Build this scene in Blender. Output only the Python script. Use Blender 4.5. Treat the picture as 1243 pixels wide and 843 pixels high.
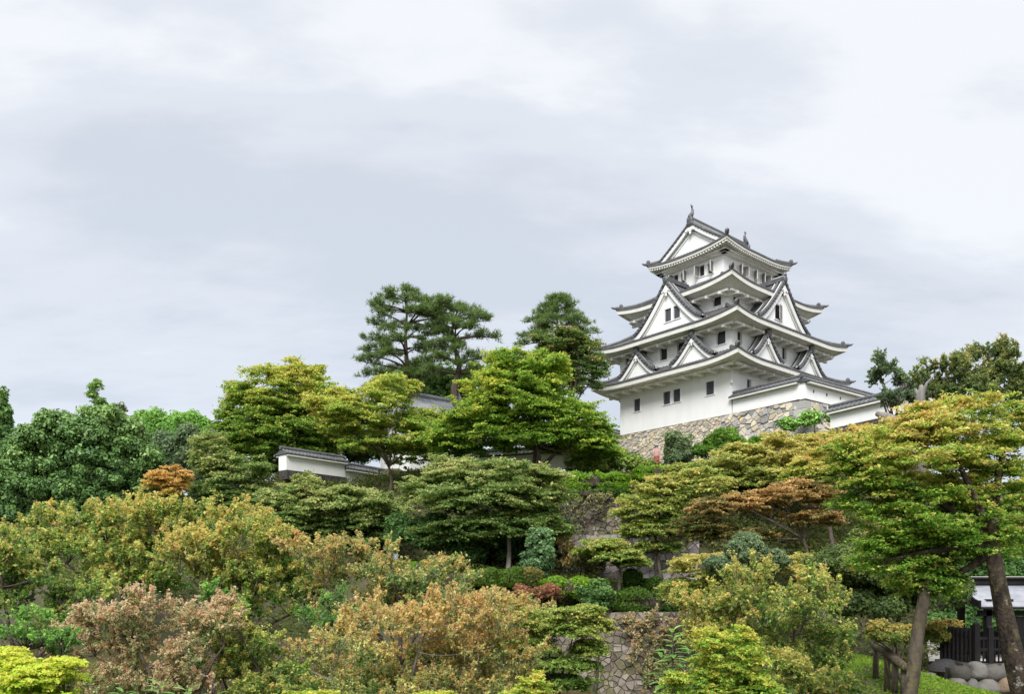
import bpy, math, random
import numpy as np

for _o in list(bpy.data.objects):
    bpy.data.objects.remove(_o)
R = math.radians
SC = bpy.context.scene
COL = SC.collection

# ------------------------------------------------------------------ camera
PW, PH, F, CX, HY = 1243.0, 843.0, 939.4, 621.5, 707.8   # photo size, focal (px), optical axis
cd = bpy.data.cameras.new('camera')
cam = bpy.data.objects.new('camera', cd)
COL.objects.link(cam)
cam.location = (0, 0, 0)
cam.rotation_euler = (R(90), 0, 0)
cd.sensor_fit = 'HORIZONTAL'
cd.sensor_width = 36
cd.lens = F / PW * 36
cd.shift_y = (HY - PH / 2) / PW
cd.clip_end = 4000
cd.clip_start = 0.05
SC.camera = cam

# ------------------------------------------------------------------ sky, sun, exposure
SUN_EL, SUN_AZ = 40.0, -14.0      # azimuth: degrees from behind the camera towards its left
w = bpy.data.worlds.new('World')
SC.world = w
w.use_nodes = True
nt = w.node_tree
nt.nodes.clear()
NN = nt.nodes.new
LK = nt.links.new
out = NN('ShaderNodeOutputWorld')
bg = NN('ShaderNodeBackground')
bg.inputs['Strength'].default_value = 0.1
LK(bg.outputs[0], out.inputs[0])
sky = NN('ShaderNodeTexSky')
sky.sky_type = 'NISHITA'
sky.sun_disc = False
sky.sun_elevation = R(SUN_EL)
sky.sun_rotation = R(180 + SUN_AZ)
tc = NN('ShaderNodeTexCoord')
sep = NN('ShaderNodeSeparateXYZ')
LK(tc.outputs['Generated'], sep.inputs[0])


def wmath(op, a, b=None, c=None):
    n = NN('ShaderNodeMath')
    n.operation = op
    for i, v in enumerate((a, b, c)):
        if v is None:
            continue
        if isinstance(v, (int, float)):
            n.inputs[i].default_value = v
        else:
            LK(v, n.inputs[i])
    return n.outputs[0]


def wramp(fac, stops):
    n = NN('ShaderNodeValToRGB')
    n.color_ramp.interpolation = 'EASE'
    while len(n.color_ramp.elements) < len(stops):
        n.color_ramp.elements.new(0.5)
    for e, (p, c) in zip(n.color_ramp.elements, stops):
        e.position = p
        e.color = (*c, 1)
    LK(fac, n.inputs[0])
    return n.outputs[0]


zc = wmath('MAXIMUM', sep.outputs[2], 0.0)
den = wmath('ADD', zc, 0.22)
cmb = NN('ShaderNodeCombineXYZ')
LK(wmath('DIVIDE', sep.outputs[0], den), cmb.inputs[0])
LK(wmath('DIVIDE', sep.outputs[1], den), cmb.inputs[1])
mp = NN('ShaderNodeMapping')
mp.inputs['Location'].default_value = (4.02, -4.03, -2.18)
mp.inputs['Scale'].default_value = (0.5, 1.0, 1)
LK(cmb.outputs[0], mp.inputs[0])
n1 = NN('ShaderNodeTexNoise')
n1.inputs['Scale'].default_value = 1.05
n1.inputs['Detail'].default_value = 6
n1.inputs['Roughness'].default_value = 0.5
n1.inputs['Distortion'].default_value = 0.35
LK(mp.outputs[0], n1.inputs['Vector'])
# banks of cloud: slate blue undersides against bright thin cloud
n2 = NN('ShaderNodeTexNoise')
n2.inputs['Scale'].default_value = 3.6
n2.inputs['Detail'].default_value = 8
n2.inputs['Roughness'].default_value = 0.6
LK(mp.outputs[0], n2.inputs['Vector'])
cfac = wmath('ADD', wmath('MULTIPLY', n1.outputs[0], .74), wmath('MULTIPLY', n2.outputs[0], .26))
cl = wramp(cfac, [(0.41, (2.86, 3.03, 3.33)), (0.485, (3.34, 3.48, 3.72)), (0.555, (4.05, 4.12, 4.24))])
# an overcast sky grows brighter overhead than at the horizon
el = wramp(sep.outputs[2], [(0.0, (1.0, 1.0, 1.0)), (0.6, (1.06, 1.06, 1.06)), (0.95, (3.1, 3.04, 2.95))])
mul = NN('ShaderNodeMix')
mul.data_type = 'RGBA'
mul.blend_type = 'MULTIPLY'
mul.inputs[0].default_value = 1
LK(cl, mul.inputs[6])
LK(el, mul.inputs[7])
mix = NN('ShaderNodeMix')
mix.data_type = 'RGBA'
mix.inputs[0].default_value = 0.9
LK(sky.outputs[0], mix.inputs[6])
LK(mul.outputs[2], mix.inputs[7])
LK(mix.outputs[2], bg.inputs['Color'])

sd = bpy.data.lights.new('sun', 'SUN')
sun = bpy.data.objects.new('sun', sd)
COL.objects.link(sun)
sd.energy = 1.5
sd.angle = R(24)
sd.color = (1.0, 0.975, 0.94)
sun.rotation_euler = (R(90 - SUN_EL), 0, R(SUN_AZ))
SC.view_settings.view_transform = 'Standard'
SC.view_settings.look = 'None'
SC.view_settings.gamma = 1
SC.view_settings.exposure = 1.2


# ------------------------------------------------------------------ helpers
def pix(px, py, Y):
    """photo pixel at depth Y -> world point"""
    return np.array([(px - CX) / F * Y, Y, (HY - py) / F * Y])


def tag(o, label=None, cat=None, group=None, kind=None):
    if label:
        o['label'] = label
    if cat:
        o['category'] = cat
    if group:
        o['group'] = group
    if kind:
        o['kind'] = kind
    return o


def empty(name, loc, rz=0.0):
    o = bpy.data.objects.new(name, None)
    o.empty_display_size = 0.3
    COL.objects.link(o)
    o.location = tuple(loc)
    o.rotation_euler = (0, 0, rz)
    return o


def link(name, me, parent=None, offset=None):
    o = bpy.data.objects.new(name, me)
    COL.objects.link(o)
    if parent is not None:
        o.parent = parent
    return o


def np_mesh(name, V, Q, mat, col=None, smooth=False):
    V = np.asarray(V, np.float32)
    Q = np.asarray(Q, np.int32)
    me = bpy.data.meshes.new(name)
    k = Q.shape[1]
    me.vertices.add(len(V))
    me.vertices.foreach_set('co', V.ravel())
    me.loops.add(Q.size)
    me.loops.foreach_set('vertex_index', Q.ravel())
    me.polygons.add(len(Q))
    me.polygons.foreach_set('loop_start', np.arange(0, Q.size, k, dtype=np.int32))
    me.polygons.foreach_set('loop_total', np.full(len(Q), k, np.int32))
    if smooth:
        me.polygons.foreach_set('use_smooth', np.ones(len(Q), bool))
    me.update(calc_edges=True)
    if col is not None:
        a = me.color_attributes.new('Col', 'FLOAT_COLOR', 'POINT')
        c = np.ones((len(V), 4), np.float32)
        c[:, :3] = col
        a.data.foreach_set('color', c.ravel())
    if mat:
        me.materials.append(mat)
    return me


class MB:
    """collects faces and links them as one mesh object"""

    def __init__(s):
        s.v, s.f, s.c = [], [], []

    def add(s, vs, fs, col=None):
        b = len(s.v)
        s.v += [tuple(map(float, p)) for p in vs]
        s.f += [tuple(b + i for i in f) for f in fs]
        s.c += [col or (1, 1, 1)] * len(vs)

    def box(s, x0, x1, y0, y1, z0, z1, M=None, col=None):
        vs = [(x, y, z) for z in (z0, z1) for y in (y0, y1) for x in (x0, x1)]
        if M:
            vs = [M(*p) for p in vs]
        s.add(vs, [(0, 2, 3, 1), (4, 5, 7, 6), (0, 1, 5, 4), (2, 6, 7, 3), (0, 4, 6, 2), (1, 3, 7, 5)], col)

    def bar(s, a, b, wd, ht, up=(0, 0, 1)):
        a, b, up = np.array(a, float), np.array(b, float), np.array(up, float)
        d = b - a
        d /= np.linalg.norm(d)
        sx = np.cross(d, up)
        sx /= np.linalg.norm(sx)
        uz = np.cross(sx, d)
        vs = [p + sx * i * wd / 2 + uz * j * ht / 2 for p in (a, b) for j in (-1, 1) for i in (-1, 1)]
        s.add(vs, [(0, 2, 3, 1), (4, 5, 7, 6), (0, 1, 5, 4), (2, 6, 7, 3), (0, 4, 6, 2), (1, 3, 7, 5)])

    def grid(s, P, flip=False):
        n, m = len(P), len(P[0])
        fs = []
        for i in range(n - 1):
            for j in range(m - 1):
                q = (i * m + j, i * m + j + 1, (i + 1) * m + j + 1, (i + 1) * m + j)
                fs.append(q[::-1] if flip else q)
        s.add([p for r in P for p in r], fs)

    def tube(s, pts, rad, n=6, cap=True):
        pts = [np.array(p, float) for p in pts]
        if not hasattr(rad, '__len__'):
            rad = [rad] * len(pts)
        rings = []
        for i, p in enumerate(pts):
            d = pts[min(i + 1, len(pts) - 1)] - pts[max(i - 1, 0)]
            d /= (np.linalg.norm(d) + 1e-9)
            a = np.cross(d, (0.13, 0.9, 0.41) if abs(d[2]) > .6 else (0, 0, 1.0))
            a /= np.linalg.norm(a)
            b = np.cross(d, a)
            rings.append([p + rad[i] * (math.cos(2 * math.pi * k / n) * a + math.sin(2 * math.pi * k / n) * b) for k in range(n)])
        fs = []
        for i in range(len(pts) - 1):
            for k in range(n):
                fs.append((i * n + k, i * n + (k + 1) % n, (i + 1) * n + (k + 1) % n, (i + 1) * n + k))
        if cap:
            fs.append(tuple(range(n))[::-1])
            fs.append(tuple((len(pts) - 1) * n + k for k in range(n)))
        s.add([p for r in rings for p in r], fs)

    def ball(s, c, r, nu=10, nv=6):
        c = np.array(c, float)
        r = np.array(r if hasattr(r, '__len__') else (r, r, r), float)
        P = []
        for i in range(nv + 1):
            t = math.pi * i / nv
            P.append([c + r * np.array([math.sin(t) * math.cos(2 * math.pi * j / nu), math.sin(t) * math.sin(2 * math.pi * j / nu), -math.cos(t)]) for j in range(nu + 1)])
        s.grid(P)

    def build(s, name, mat, parent=None, smooth=False, col=False):
        me = bpy.data.meshes.new(name)
        me.from_pydata(s.v, [], s.f)
        if smooth:
            me.polygons.foreach_set('use_smooth', np.ones(len(me.polygons), bool))
        me.update()
        if col:
            a = me.color_attributes.new('Col', 'FLOAT_COLOR', 'POINT')
            c = np.ones((len(s.v), 4), np.float32)
            c[:, :3] = np.array(s.c)
            a.data.foreach_set('color', c.ravel())
        me.materials.append(mat)
        return link(name, me, parent)


def mat(name, base, rough=0.8, noise=None, bump=0.0, bscale=20.0, attr=False, coat=0.0, spec=0.3, trans=0.0, obj=True):
    """procedural material: base colour, noise = (scale, colour2, amount), optional colour attribute"""
    m = bpy.data.materials.new(name)
    m.use_nodes = True
    t = m.node_tree
    t.nodes.clear()
    N, L = t.nodes.new, t.links.new
    o = N('ShaderNodeOutputMaterial')
    p = N('ShaderNodeBsdfPrincipled')
    p.inputs['Roughness'].default_value = rough
    p.inputs['Specular IOR Level'].default_value = spec
    tcn = N('ShaderNodeTexCoord')
    vec = tcn.outputs['Object']
    if attr:
        a = N('ShaderNodeAttribute')
        a.attribute_name = 'Col'
        c = a.outputs['Color']
    else:
        rgb = N('ShaderNodeRGB')
        rgb.outputs[0].default_value = (*base, 1)
        c = rgb.outputs[0]
    for nz in (noise or []):
        sc, c2, lo, hi, stretch = nz
        mpn = N('ShaderNodeMapping')
        mpn.inputs['Scale'].default_value = stretch
        L(vec, mpn.inputs[0])
        n = N('ShaderNodeTexNoise')
        n.inputs['Scale'].default_value = sc
        n.inputs['Detail'].default_value = 5
        n.inputs['Roughness'].default_value = 0.62
        L(mpn.outputs[0], n.inputs['Vector'])
        mr = N('ShaderNodeMapRange')
        mr.inputs['From Min'].default_value = lo
        mr.inputs['From Max'].default_value = hi
        L(n.outputs[0], mr.inputs[0])
        mx = N('ShaderNodeMix')
        mx.data_type = 'RGBA'
        L(mr.outputs[0], mx.inputs[0])
        L(c, mx.inputs[6])
        mx.inputs[7].default_value = (*c2, 1)
        c = mx.outputs[2]
    L(c, p.inputs['Base Color'])
    if bump:
        n = N('ShaderNodeTexNoise')
        n.inputs['Scale'].default_value = bscale
        n.inputs['Detail'].default_value = 6
        L(vec, n.inputs['Vector'])
        b = N('ShaderNodeBump')
        b.inputs['Strength'].default_value = bump
        b.inputs['Distance'].default_value = 0.05
        L(n.outputs[0], b.inputs['Height'])
        L(b.outputs[0], p.inputs['Normal'])
    sh = p.outputs[0]
    if trans:
        tr = N('ShaderNodeBsdfTranslucent')
        L(c, tr.inputs[0])
        ms = N('ShaderNodeMixShader')
        ms.inputs[0].default_value = trans
        L(sh, ms.inputs[1])
        L(tr.outputs[0], ms.inputs[2])
        sh = ms.outputs[0]
    L(sh, o.inputs[0])
    return m


I1 = (1, 1, 1)
M = dict(
    plaster=mat('white_plaster', (.87, .875, .87), .75, [(1.3, (.76, .765, .755), .45, .85, (1, 1, .22)), (14, (.82, .82, .81), .45, .7, I1), (5, (.66, .665, .65), .66, .86, (1, 1, .07))], .05, 30),
    soffit=mat('plaster_eave', (.80, .79, .74), .8, [(2.2, (.66, .65, .59), .45, .8, I1)]),
    tile=mat('roof_tile', (.085, .087, .092), .5, [(2.5, (.17, .17, .175), .42, .75, I1), (16, (.04, .04, .043), .5, .75, I1)], .2, 25, spec=.5),
    tilew=mat('roof_plaster_line', (.66, .66, .64), .7, [(6, (.42, .42, .41), .5, .8, I1)]),
    pane=mat('window_dark', (.018, .017, .02), .35, [(5, (.05, .045, .05), .45, .7, I1)], spec=.5),
    shut=mat('window_shutter', (.075, .078, .095), .6, [(8, (.12, .12, .14), .45, .75, (1, 1, .2))]),
    wood_grey=mat('grey_wood', (.23, .215, .20), .8, [(6, (.13, .12, .11), .4, .7, (1, 1, .15))], .2, 20),
    wood_red=mat('red_brown_wood', (.10, .045, .05), .7, [(8, (.16, .09, .085), .4, .7, I1)]),
    wood_dark=mat('dark_wood', (.055, .048, .045), .75, [(5, (.12, .11, .105), .45, .75, (1, 1, .2))], .2, 20),
    black=mat('black_wood', (.010, .009, .010), .65, [(6, (.02, .018, .017), .45, .7, (1, 1, .2))], .1, 20, spec=.2),
    bark=mat('bark', (.085, .066, .05), .95, [(5, (.20, .17, .135), .48, .72, (1, 1, .3)), (16, (.035, .028, .022), .48, .7, (1, 1, .35))], .8, 14),
    bark_lichen=mat('bark_with_lichen', (.05, .037, .027), .95, [(3.5, (.13, .11, .05), .45, .7, I1), (9, (.02, .015, .012), .46, .62, (1, 1, .3)), (4.5, (.27, .26, .22), .62, .68, I1)], 1.0, 18),
    bark_pale=mat('pale_bark', (.26, .235, .21), .95, [(6, (.12, .10, .085), .45, .7, (1, 1, .3))], .6, 14),
    bark_pine=mat('pine_bark', (.075, .055, .045), .95, [(4, (.14, .10, .08), .45, .7, (1, 1, .4))], .7, 10),
    leaf=mat('leaf', I1, .55, None, attr=True, trans=.48, spec=.25),
    leaf_gloss=mat('glossy_leaf', I1, .42, None, attr=True, trans=.22, spec=.4),
    stone=mat('stone', I1, .9, [(2.2, (.12, .115, .09), .56, .82, I1), (9, (.07, .065, .055), .62, .85, I1), (14, (.40, .38, .33), .64, .85, I1)], .7, 11, attr=True),
    stone_back=mat('stone_joint', (.075, .068, .055), 1, [(4, (.02, .018, .016), .4, .7, I1)]),
    soil=mat('ground', (.085, .07, .045), 1, [(.5, (.065, .085, .025), .42, .6, I1), (4, (.045, .036, .025), .45, .7, I1), (13, (.15, .12, .07), .58, .72, I1)], .8, 6),
    path=mat('path', (.50, .47, .43), .9, [(2, (.38, .36, .33), .4, .7, I1), (20, (.56, .53, .5), .5, .7, I1)], .2, 30),
    gravel=mat('gravel', (.06, .058, .06), 1, [(30, (.13, .125, .125), .5, .65, I1), (22, (.05, .05, .05), .5, .7, I1)], 1.0, 40),
    log=mat('weathered_log', (.095, .078, .055), .95, [(9, (.05, .04, .03), .42, .62, (1, 1, .08)), (3, (.12, .105, .035), .48, .7, (1, 1, .4)), (6, (.20, .18, .15), .60, .72, (1, 1, .12))], .8, 12),
    lime=mat('roof_sheet', (.33, .34, .37), .55, [(3, (.24, .25, .28), .4, .7, I1)], spec=.3),
    cream=mat('cream_stone', (.55, .5, .4), .85, [(8, (.4, .36, .28), .45, .7, I1)]),
    blue=mat('pale_blue_board', (.20, .29, .46), .6, [(8, (.28, .36, .5), .4, .7, I1)]),
    skin=mat('skin', (.5, .31, .23), .6),
    red=mat('red_cloth', (.34, .10, .08), .85, [(12, (.36, .08, .06), .4, .7, I1)]),
    pink=mat('faded_pink_cloth', (.52, .33, .30), .85, [(12, (.42, .26, .24), .4, .7, I1)]),
    hat=mat('blue_grey_cloth', (.32, .38, .46), .85, [(12, (.25, .3, .37), .4, .7, I1)]),
    cloth_dark=mat('dark_cloth', (.05, .05, .06), .85, [(12, (.08, .08, .09), .4, .7, I1)]),
)

# ------------------------------------------------------------------ ground
CP = np.array([
    (16, 20, -3.9), (22, 14, -3.9), (14, 28, -3.2), (20, 30, -3.1), (18, 25.5, -4.3), (15, 25, -4.1), (17, 23, -4.4), (28, 30, -3), (11.5, 21, -2.75), (10.8, 24, -2.35), (10.0, 18, -3.0), (11.8, 27, -2.25), (8.4, 12.4, -2.75), (6.4, 12.6, -3.0), (26, 38, -1.8), (22, 45, 3.2), (32, 50, 6), (42, 40, 3),
    (0, 0, -1.9), (0, 8, -4.6), (-8, 10, -5.5), (8, 10, -3.3), (0, 15, -6.8), (-12, 18, -6.5), (-25, 20, -6), (6, 18, -6.3), (10, 15, -3.1), (8.2, 22, -4.2),
    (-5, 25, -5.4), (-15, 30, -4), (3, 28, -5.8), (4, 32.5, -6.3), (5.5, 33.6, -6.6), (7.5, 33.4, -6.3), (9, 33, -5.4), (2.6, 33.4, -6.0), (9, 29, -4.5), (8, 34, -4.4), (12, 35, -1.6), (0, 32.5, -4.2), (-6, 33, -3.4), (-1, 36, -.6), (2, 36, -.9), (6, 36.6, -1.6), (0, 34.8, -2.4),
    (1.5, 44, 1.6), (5, 45.2, 2.0), (7, 47, 3.2), (5, 51, 6.0), (10, 51, 6.9), (15, 48, 7.0), (12, 57, 8.3), (14, 53.5, 7.9), (20, 50, 9), (13, 44, 5.2), (10, 42, 3.2), (16, 40, 1.6), (12, 38, 0.2),
    (8, 60, 8.3), (17, 66, 11.8), (20, 60, 11.8), (24, 56, 10.6), (0, 56, 8), (-6, 54, 7.2), (-15, 55, 6.9), (-12, 47, 3.4), (-20, 46, 2.6), (-25, 52, 4), (-35, 55, 2), (-50, 60, 1),
    (-10, 62, 9), (-5, 68, 10.5), (-25, 70, 7), (-45, 75, 6), (-20, 38, 0), (-28, 36, -3), (-40, 40, -3), (-30, 28, -6), (-45, 25, -7),
    (0, 80, 11), (20, 80, 11), (40, 70, 8), (0, 115, 3), (-60, 110, 0), (60, 110, 0), (0, -30, 0), (40, 0, -3), (-40, 0, -4), (-20, 0, -3.5), (20, 0, -2.5),
    (300, 300, -30), (-300, 300, -30), (0, 300, -30), (0, 900, -45), (600, 800, -45), (-600, 800, -45), (300, -100, -20), (-300, -100, -20), (300, 60, -15), (-300, 60, -15)], float)
TERR = [  # flat terraces held up by the stone walls: polygon, height
    ([(-8, 35.6), (-2.6, 35.8), (-2.4, 37.2), (3.6, 37.4), (9.2, 37.2), (10.5, 40), (2, 42), (-9, 41)], lambda x, y: .45 - .11 * max(x, 0)),
    ([(2.6, 47.0), (8.6, 46.4), (10, 49), (4, 50.5), (1.5, 50)], lambda x, y: 5.45 + .05 * (y - 46)),
]


def inpoly(x, y, P):
    c = False
    for i in range(len(P)):
        (x1, y1), (x2, y2) = P[i], P[i - 1]
        if (y1 > y) != (y2 > y) and x < (x2 - x1) * (y - y1) / (y2 - y1) + x1:
            c = not c
    return c


def ground_arr(X, Y):
    X, Y = np.asarray(X, float), np.asarray(Y, float)
    num = np.zeros_like(X)
    den_ = np.zeros_like(X)
    for x, y, z in CP:
        wq = 1.0 / ((X - x) ** 2 + (Y - y) ** 2 + 3.0) ** 2
        num += wq * z
        den_ += wq
    return num / den_ + .12 * np.sin(X * .9 + .5 * Y) * np.sin(Y * .8) + .06 * np.sin(X * 2.3 + 1) * np.sin(Y * 2.1)


def ground(x, y):
    for P, fz in TERR:
        if inpoly(x, y, P):
            return fz(x, y)
    return float(ground_arr(np.array([x]), np.array([y]))[0])


gx = np.concatenate([np.linspace(-900, -70, 16)[:-1], np.arange(-70, 70, .7), np.linspace(70, 900, 16)])
gy = np.concatenate([np.linspace(-200, -10, 8)[:-1], np.arange(-10, 115, .7), np.linspace(115, 1500, 22)])
GX, GY = np.meshgrid(gx, gy)
GZ = ground_arr(GX, GY)
for j in range(len(gy)):
    if 34 < gy[j] < 52:
        for i in range(len(gx)):
            if -12 < gx[i] < 12:
                for P, fz in TERR:
                    if inpoly(gx[i], gy[j], P):
                        GZ[j, i] = fz(gx[i], gy[j])
nx, ny = len(gx), len(gy)
idx = np.arange(nx * ny).reshape(ny, nx)
Q = np.stack([idx[:-1, :-1], idx[:-1, 1:], idx[1:, 1:], idx[1:, :-1]], -1).reshape(-1, 4)
tag(link('ground', np_mesh('ground', np.stack([GX, GY, GZ], -1).reshape(-1, 3), Q, M['soil'], smooth=True)), kind='structure')


# ------------------------------------------------------------------ stone masonry
def clip(poly, px, py, nx_, ny_):
    o = []
    for i in range(len(poly)):
        a, b = poly[i - 1], poly[i]
        da = (a[0] - px) * nx_ + (a[1] - py) * ny_
        db = (b[0] - px) * nx_ + (b[1] - py) * ny_
        if da <= 0:
            o.append(a)
        if (da < 0 < db) or (db < 0 < da):
            t = da / (da - db)
            o.append((a[0] + (b[0] - a[0]) * t, a[1] + (b[1] - a[1]) * t))
    return o


def masonry(mb, P0, A, B, N_, W_, H_, cw, ch, cols, rng, depth=.16, gap=.008, jit=.44, top=None):
    """irregular fitted stones over the parallelogram P0 + a*A + b*B, each cut, chamfered and set at its own depth"""
    P0, A, B, N_ = [np.array(q, float) for q in (P0, A, B, N_)]
    nu, nv = max(1, round(W_ / cw)), max(1, round(H_ / ch))
    cu, cv = W_ / nu, H_ / nv
    pts = {}
    wts = {}
    for i in range(-2, nu + 2):
        for j in range(-2, nv + 2):
            wts[i, j] = rng.uniform(-.34, .34) * cu * cv
            pts[i, j] = ((i + .5 + rng.uniform(-jit, jit) + (.5 if j % 2 else 0)) * cu, (j + .5 + rng.uniform(-jit, jit)) * cv)
    for i in range(-1, nu + 1):
        for j in range(-1, nv + 1):
            c = pts[i, j]
            poly = [(0, 0), (W_, 0), (W_, H_), (0, H_)]
            for a in range(-2, 3):
                for b in range(-2, 3):
                    q = pts.get((i + a, j + b))
                    if (a or b) and q:
                        dx_, dy_ = q[0] - c[0], q[1] - c[1]
                        tq = .5 + (wts[i, j] - wts[i + a, j + b]) / (2 * (dx_ * dx_ + dy_ * dy_) + 1e-6)
                        mx_, my_ = c[0] + dx_ * tq, c[1] + dy_ * tq
                        poly = clip(poly, mx_, my_, q[0] - c[0], q[1] - c[1])
                        if len(poly) < 3:
                            break
                if len(poly) < 3:
                    break
            if len(poly) < 3:
                continue
            g = np.array(poly)
            d2 = np.linalg.norm(g - np.roll(g, 1, 0), axis=1)
            g = g[d2 > .03]
            if len(g) < 3:
                continue
            ce = g.mean(0)
            rad = np.linalg.norm(g - ce, axis=1).mean()
            if rad < .06:
                continue
            k1 = 1 - gap / rad
            k2 = k1 * rng.uniform(.74, .9)
            dp = depth * rng.uniform(.55, 1.25)
            n = len(g)
            vs = []
            for kk, dd in ((k1, -.12), (k1, dp * .45), (k2, dp)):
                for p in g:
                    q = ce + (p - ce) * kk
                    e = dd + (rng.uniform(-.03, .03) if dd > 0 else 0)
                    vs.append(P0 + A * q[0] + B * q[1] + N_ * e)
            fs = []
            for r_ in range(2):
                for m_ in range(n):
                    fs.append((r_ * n + m_, r_ * n + (m_ + 1) % n, (r_ + 1) * n + (m_ + 1) % n, (r_ + 1) * n + m_))
            fs.append(tuple(2 * n + m_ for m_ in range(n)))
            c_ = cols[rng.randrange(len(cols))]
            s_ = rng.uniform(.75, 1.2)
            mb.add(vs, fs, tuple(x * s_ for x in c_))


WARM = [(.57, .48, .34), (.54, .47, .35), (.50, .45, .36), (.60, .54, .41), (.46, .42, .35), (.55, .49, .38), (.46, .43, .38)]
GREY = [(.40, .385, .36), (.34, .33, .32), (.46, .44, .39), (.30, .29, .28), (.44, .40, .33)]
MOSS = [(.20, .17, .13), (.26, .23, .19), (.15, .14, .10), (.30, .26, .22), (.17, .13, .11), (.23, .21, .12)]
PURP = [(.26, .225, .225), (.21, .185, .19), (.31, .28, .27), (.18, .15, .14), (.25, .22, .17)]


def quoins(mb, C, dA, dE, z0, H_, bat, off, rng, col, hq=.58, ll=1.25, ls=.7):
    nA, nE = np.array([dA[1], -dA[0], 0]), np.array([dE[1], -dE[0], 0])
    for k in range(int(H_ / hq)):
        z = H_ - .02 - hq * k
        if z < .3:
            break
        c = C + (nA + nE) / (1 + float(nA @ nE)) * bat * (H_ - z + hq / 2) + [0, 0, z0 + z - hq / 2] - off
        la, lb = (ll, ls) if k % 2 else (ls, ll)
        la, lb = la * rng.uniform(.85, 1.15), lb * rng.uniform(.85, 1.15)
        j = [rng.uniform(-.035, .035) for _ in range(4)]
        o_ = (nA + nE) * (.12 + j[0])
        v = [c + o_, c - dA * la + nA * (.14 + j[1]), c - dA * la - nA * .4, c - nA * .4 - nE * .4, c + dE * lb - nE * .4, c + dE * lb + nE * (.14 + j[2])]
        up = np.array([0, 0, hq * .468])
        tl = -(nA + nE) * (.06 + j[3] * .5)
        s_ = rng.uniform(.65, 1.3)
        vs = [q - up for q in v] + [q + up + tl for q in v]
        mb.add(vs, [(0, 6, 7, 1), (1, 7, 8, 2), (5, 11, 6, 0), (4, 10, 11, 5), (6, 11, 10, 9, 8, 7), (0, 1, 2, 3, 4, 5)], tuple(x * s_ for x in col))


def retaining(name, label, p0, p1, z0, z1, cw, ch, cols, batter=.18, seed=1, depth=.16, group=None, returns=()):
    """a battered dry stone wall from p0 to p1 (x, y), its face to the right of p0 -> p1 seen from above"""
    rng = random.Random(seed)
    cx_, cy_ = (p0[0] + p1[0]) / 2, (p0[1] + p1[1]) / 2
    root = empty(name, (cx_, cy_, z0))
    tag(root, label, 'stone wall', group)
    st, bk = MB(), MB()
    segs = [(p0, p1)] + list(returns)
    for a, b in segs:
        a, b = np.array([*a, 0.]), np.array([*b, 0.])
        d = b - a
        L_ = np.linalg.norm(d)
        A = d / L_
        N_ = np.array([A[1], -A[0], 0.0])
        H_ = z1 - z0
        up = np.array([0, 0, 1.0]) - N_ * batter
        hl = H_
        P0_ = a + N_ * batter * H_ + np.array([0, 0, z0]) - np.array([cx_, cy_, z0])
        if tuple(b[:2]) == tuple(p0):
            L_ += batter * H_ * .6
        masonry(st, P0_, A, up, (N_ + np.array([0, 0, batter])) / math.hypot(1, batter), L_, hl, cw, ch, cols, rng, depth)
        Q0 = P0_ - N_ * .02
        bk.add([Q0, Q0 + A * L_, Q0 + A * L_ + up * hl, Q0 + up * hl, Q0 + up * hl - N_ * .9, Q0 + A * L_ + up * hl - N_ * .9], [(0, 1, 2, 3), (3, 2, 5, 4)])
    st.build('stone_face', M['stone'], root, col=True)
    bk.build('wall_core', M['stone_back'], root)
    return root

# ------------------------------------------------------------------ castle keep
TH = R(39.7)
CO = np.array([15.876, 56.0, 12.2])
CW, CL = 12.36, 10.78                     # along local x (right face), along local y (left face)
XD = np.array([math.cos(TH), math.sin(TH), 0])
YD = np.array([-math.sin(TH), math.cos(TH), 0])


def face(f):
    """(c lateral, p outward, z) -> local point"""
    return {'L': lambda c, p, z: (-p, c, z), 'R': lambda c, p, z: (c, -p, z),
            'LB': lambda c, p, z: (CW + p, c, z), 'RB': lambda c, p, z: (c, CL + p, z)}[f]


def onwall(f, p, px, py):
    """photo pixel -> (c, z) on the face's plane at outward offset p"""
    k = (px - CX) / F
    b = CO - XD * p if f == 'L' else CO - YD * p
    d = YD if f == 'L' else XD
    c = (k * b[1] - b[0]) / (d[0] - k * d[1])
    q = b + d * c
    return c, (HY - py) / F * q[1] - CO[2]


def roof_slope(mb, MF, co, ao, depth_at, Fz, ze, lift, rib=.29, bump=.05, off=0.0, rows=7, c0=None, c1=None):
    """one tiled slope: lateral coordinate c about co in [-ao, ao]; d runs inwards from the eave"""
    n = max(2, int(2 * ao / rib)) * 6
    P = []
    for i in range(n + 1):
        c = -ao + 2 * ao * i / n
        dm = max(depth_at(c), .02)
        col_ = []
        ph = (i % 6) / 6
        bz = bump * max(0.0, math.sin(math.pi * ph * 1.5)) if ph < .67 else 0
        for j in range(rows + 1):
            d = dm * j / rows
            g = max(0.0, 1 - (ao - abs(c)) / 3.4) ** 2
            z = ze + lift * g * max(0, 1 - d / 3.0) ** 2 + Fz(d) + bz + off
            col_.append(MF(co + c, d, z))
        P.append(col_)
    mb.grid(P)


def eave_strip(mb, MF, co, ao, ze, lift, p0, z0, p1, z1, n=48, lift1=None):
    """band following the upturned eave line between (inset p0, z0) and (inset p1, z1); its ends are mitred"""
    P = []
    for i in range(n + 1):
        s = -1 + 2 * i / n
        col_ = []
        for p, z, lf_ in ((p0, z0, lift), (p1, z1, lift if lift1 is None else lift1)):
            a = ao - p
            c = a * s
            g = max(0.0, 1 - (a - abs(c)) / 3.4) ** 2
            col_.append(MF(co + c, p, ze + lf_ * g + z))
        P.append(col_)
    mb.grid(P)


keep = empty('castle_keep', CO, TH)
tag(keep, 'white plastered four-storey castle keep with tiered grey tiled roofs on the hilltop', 'castle')


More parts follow.
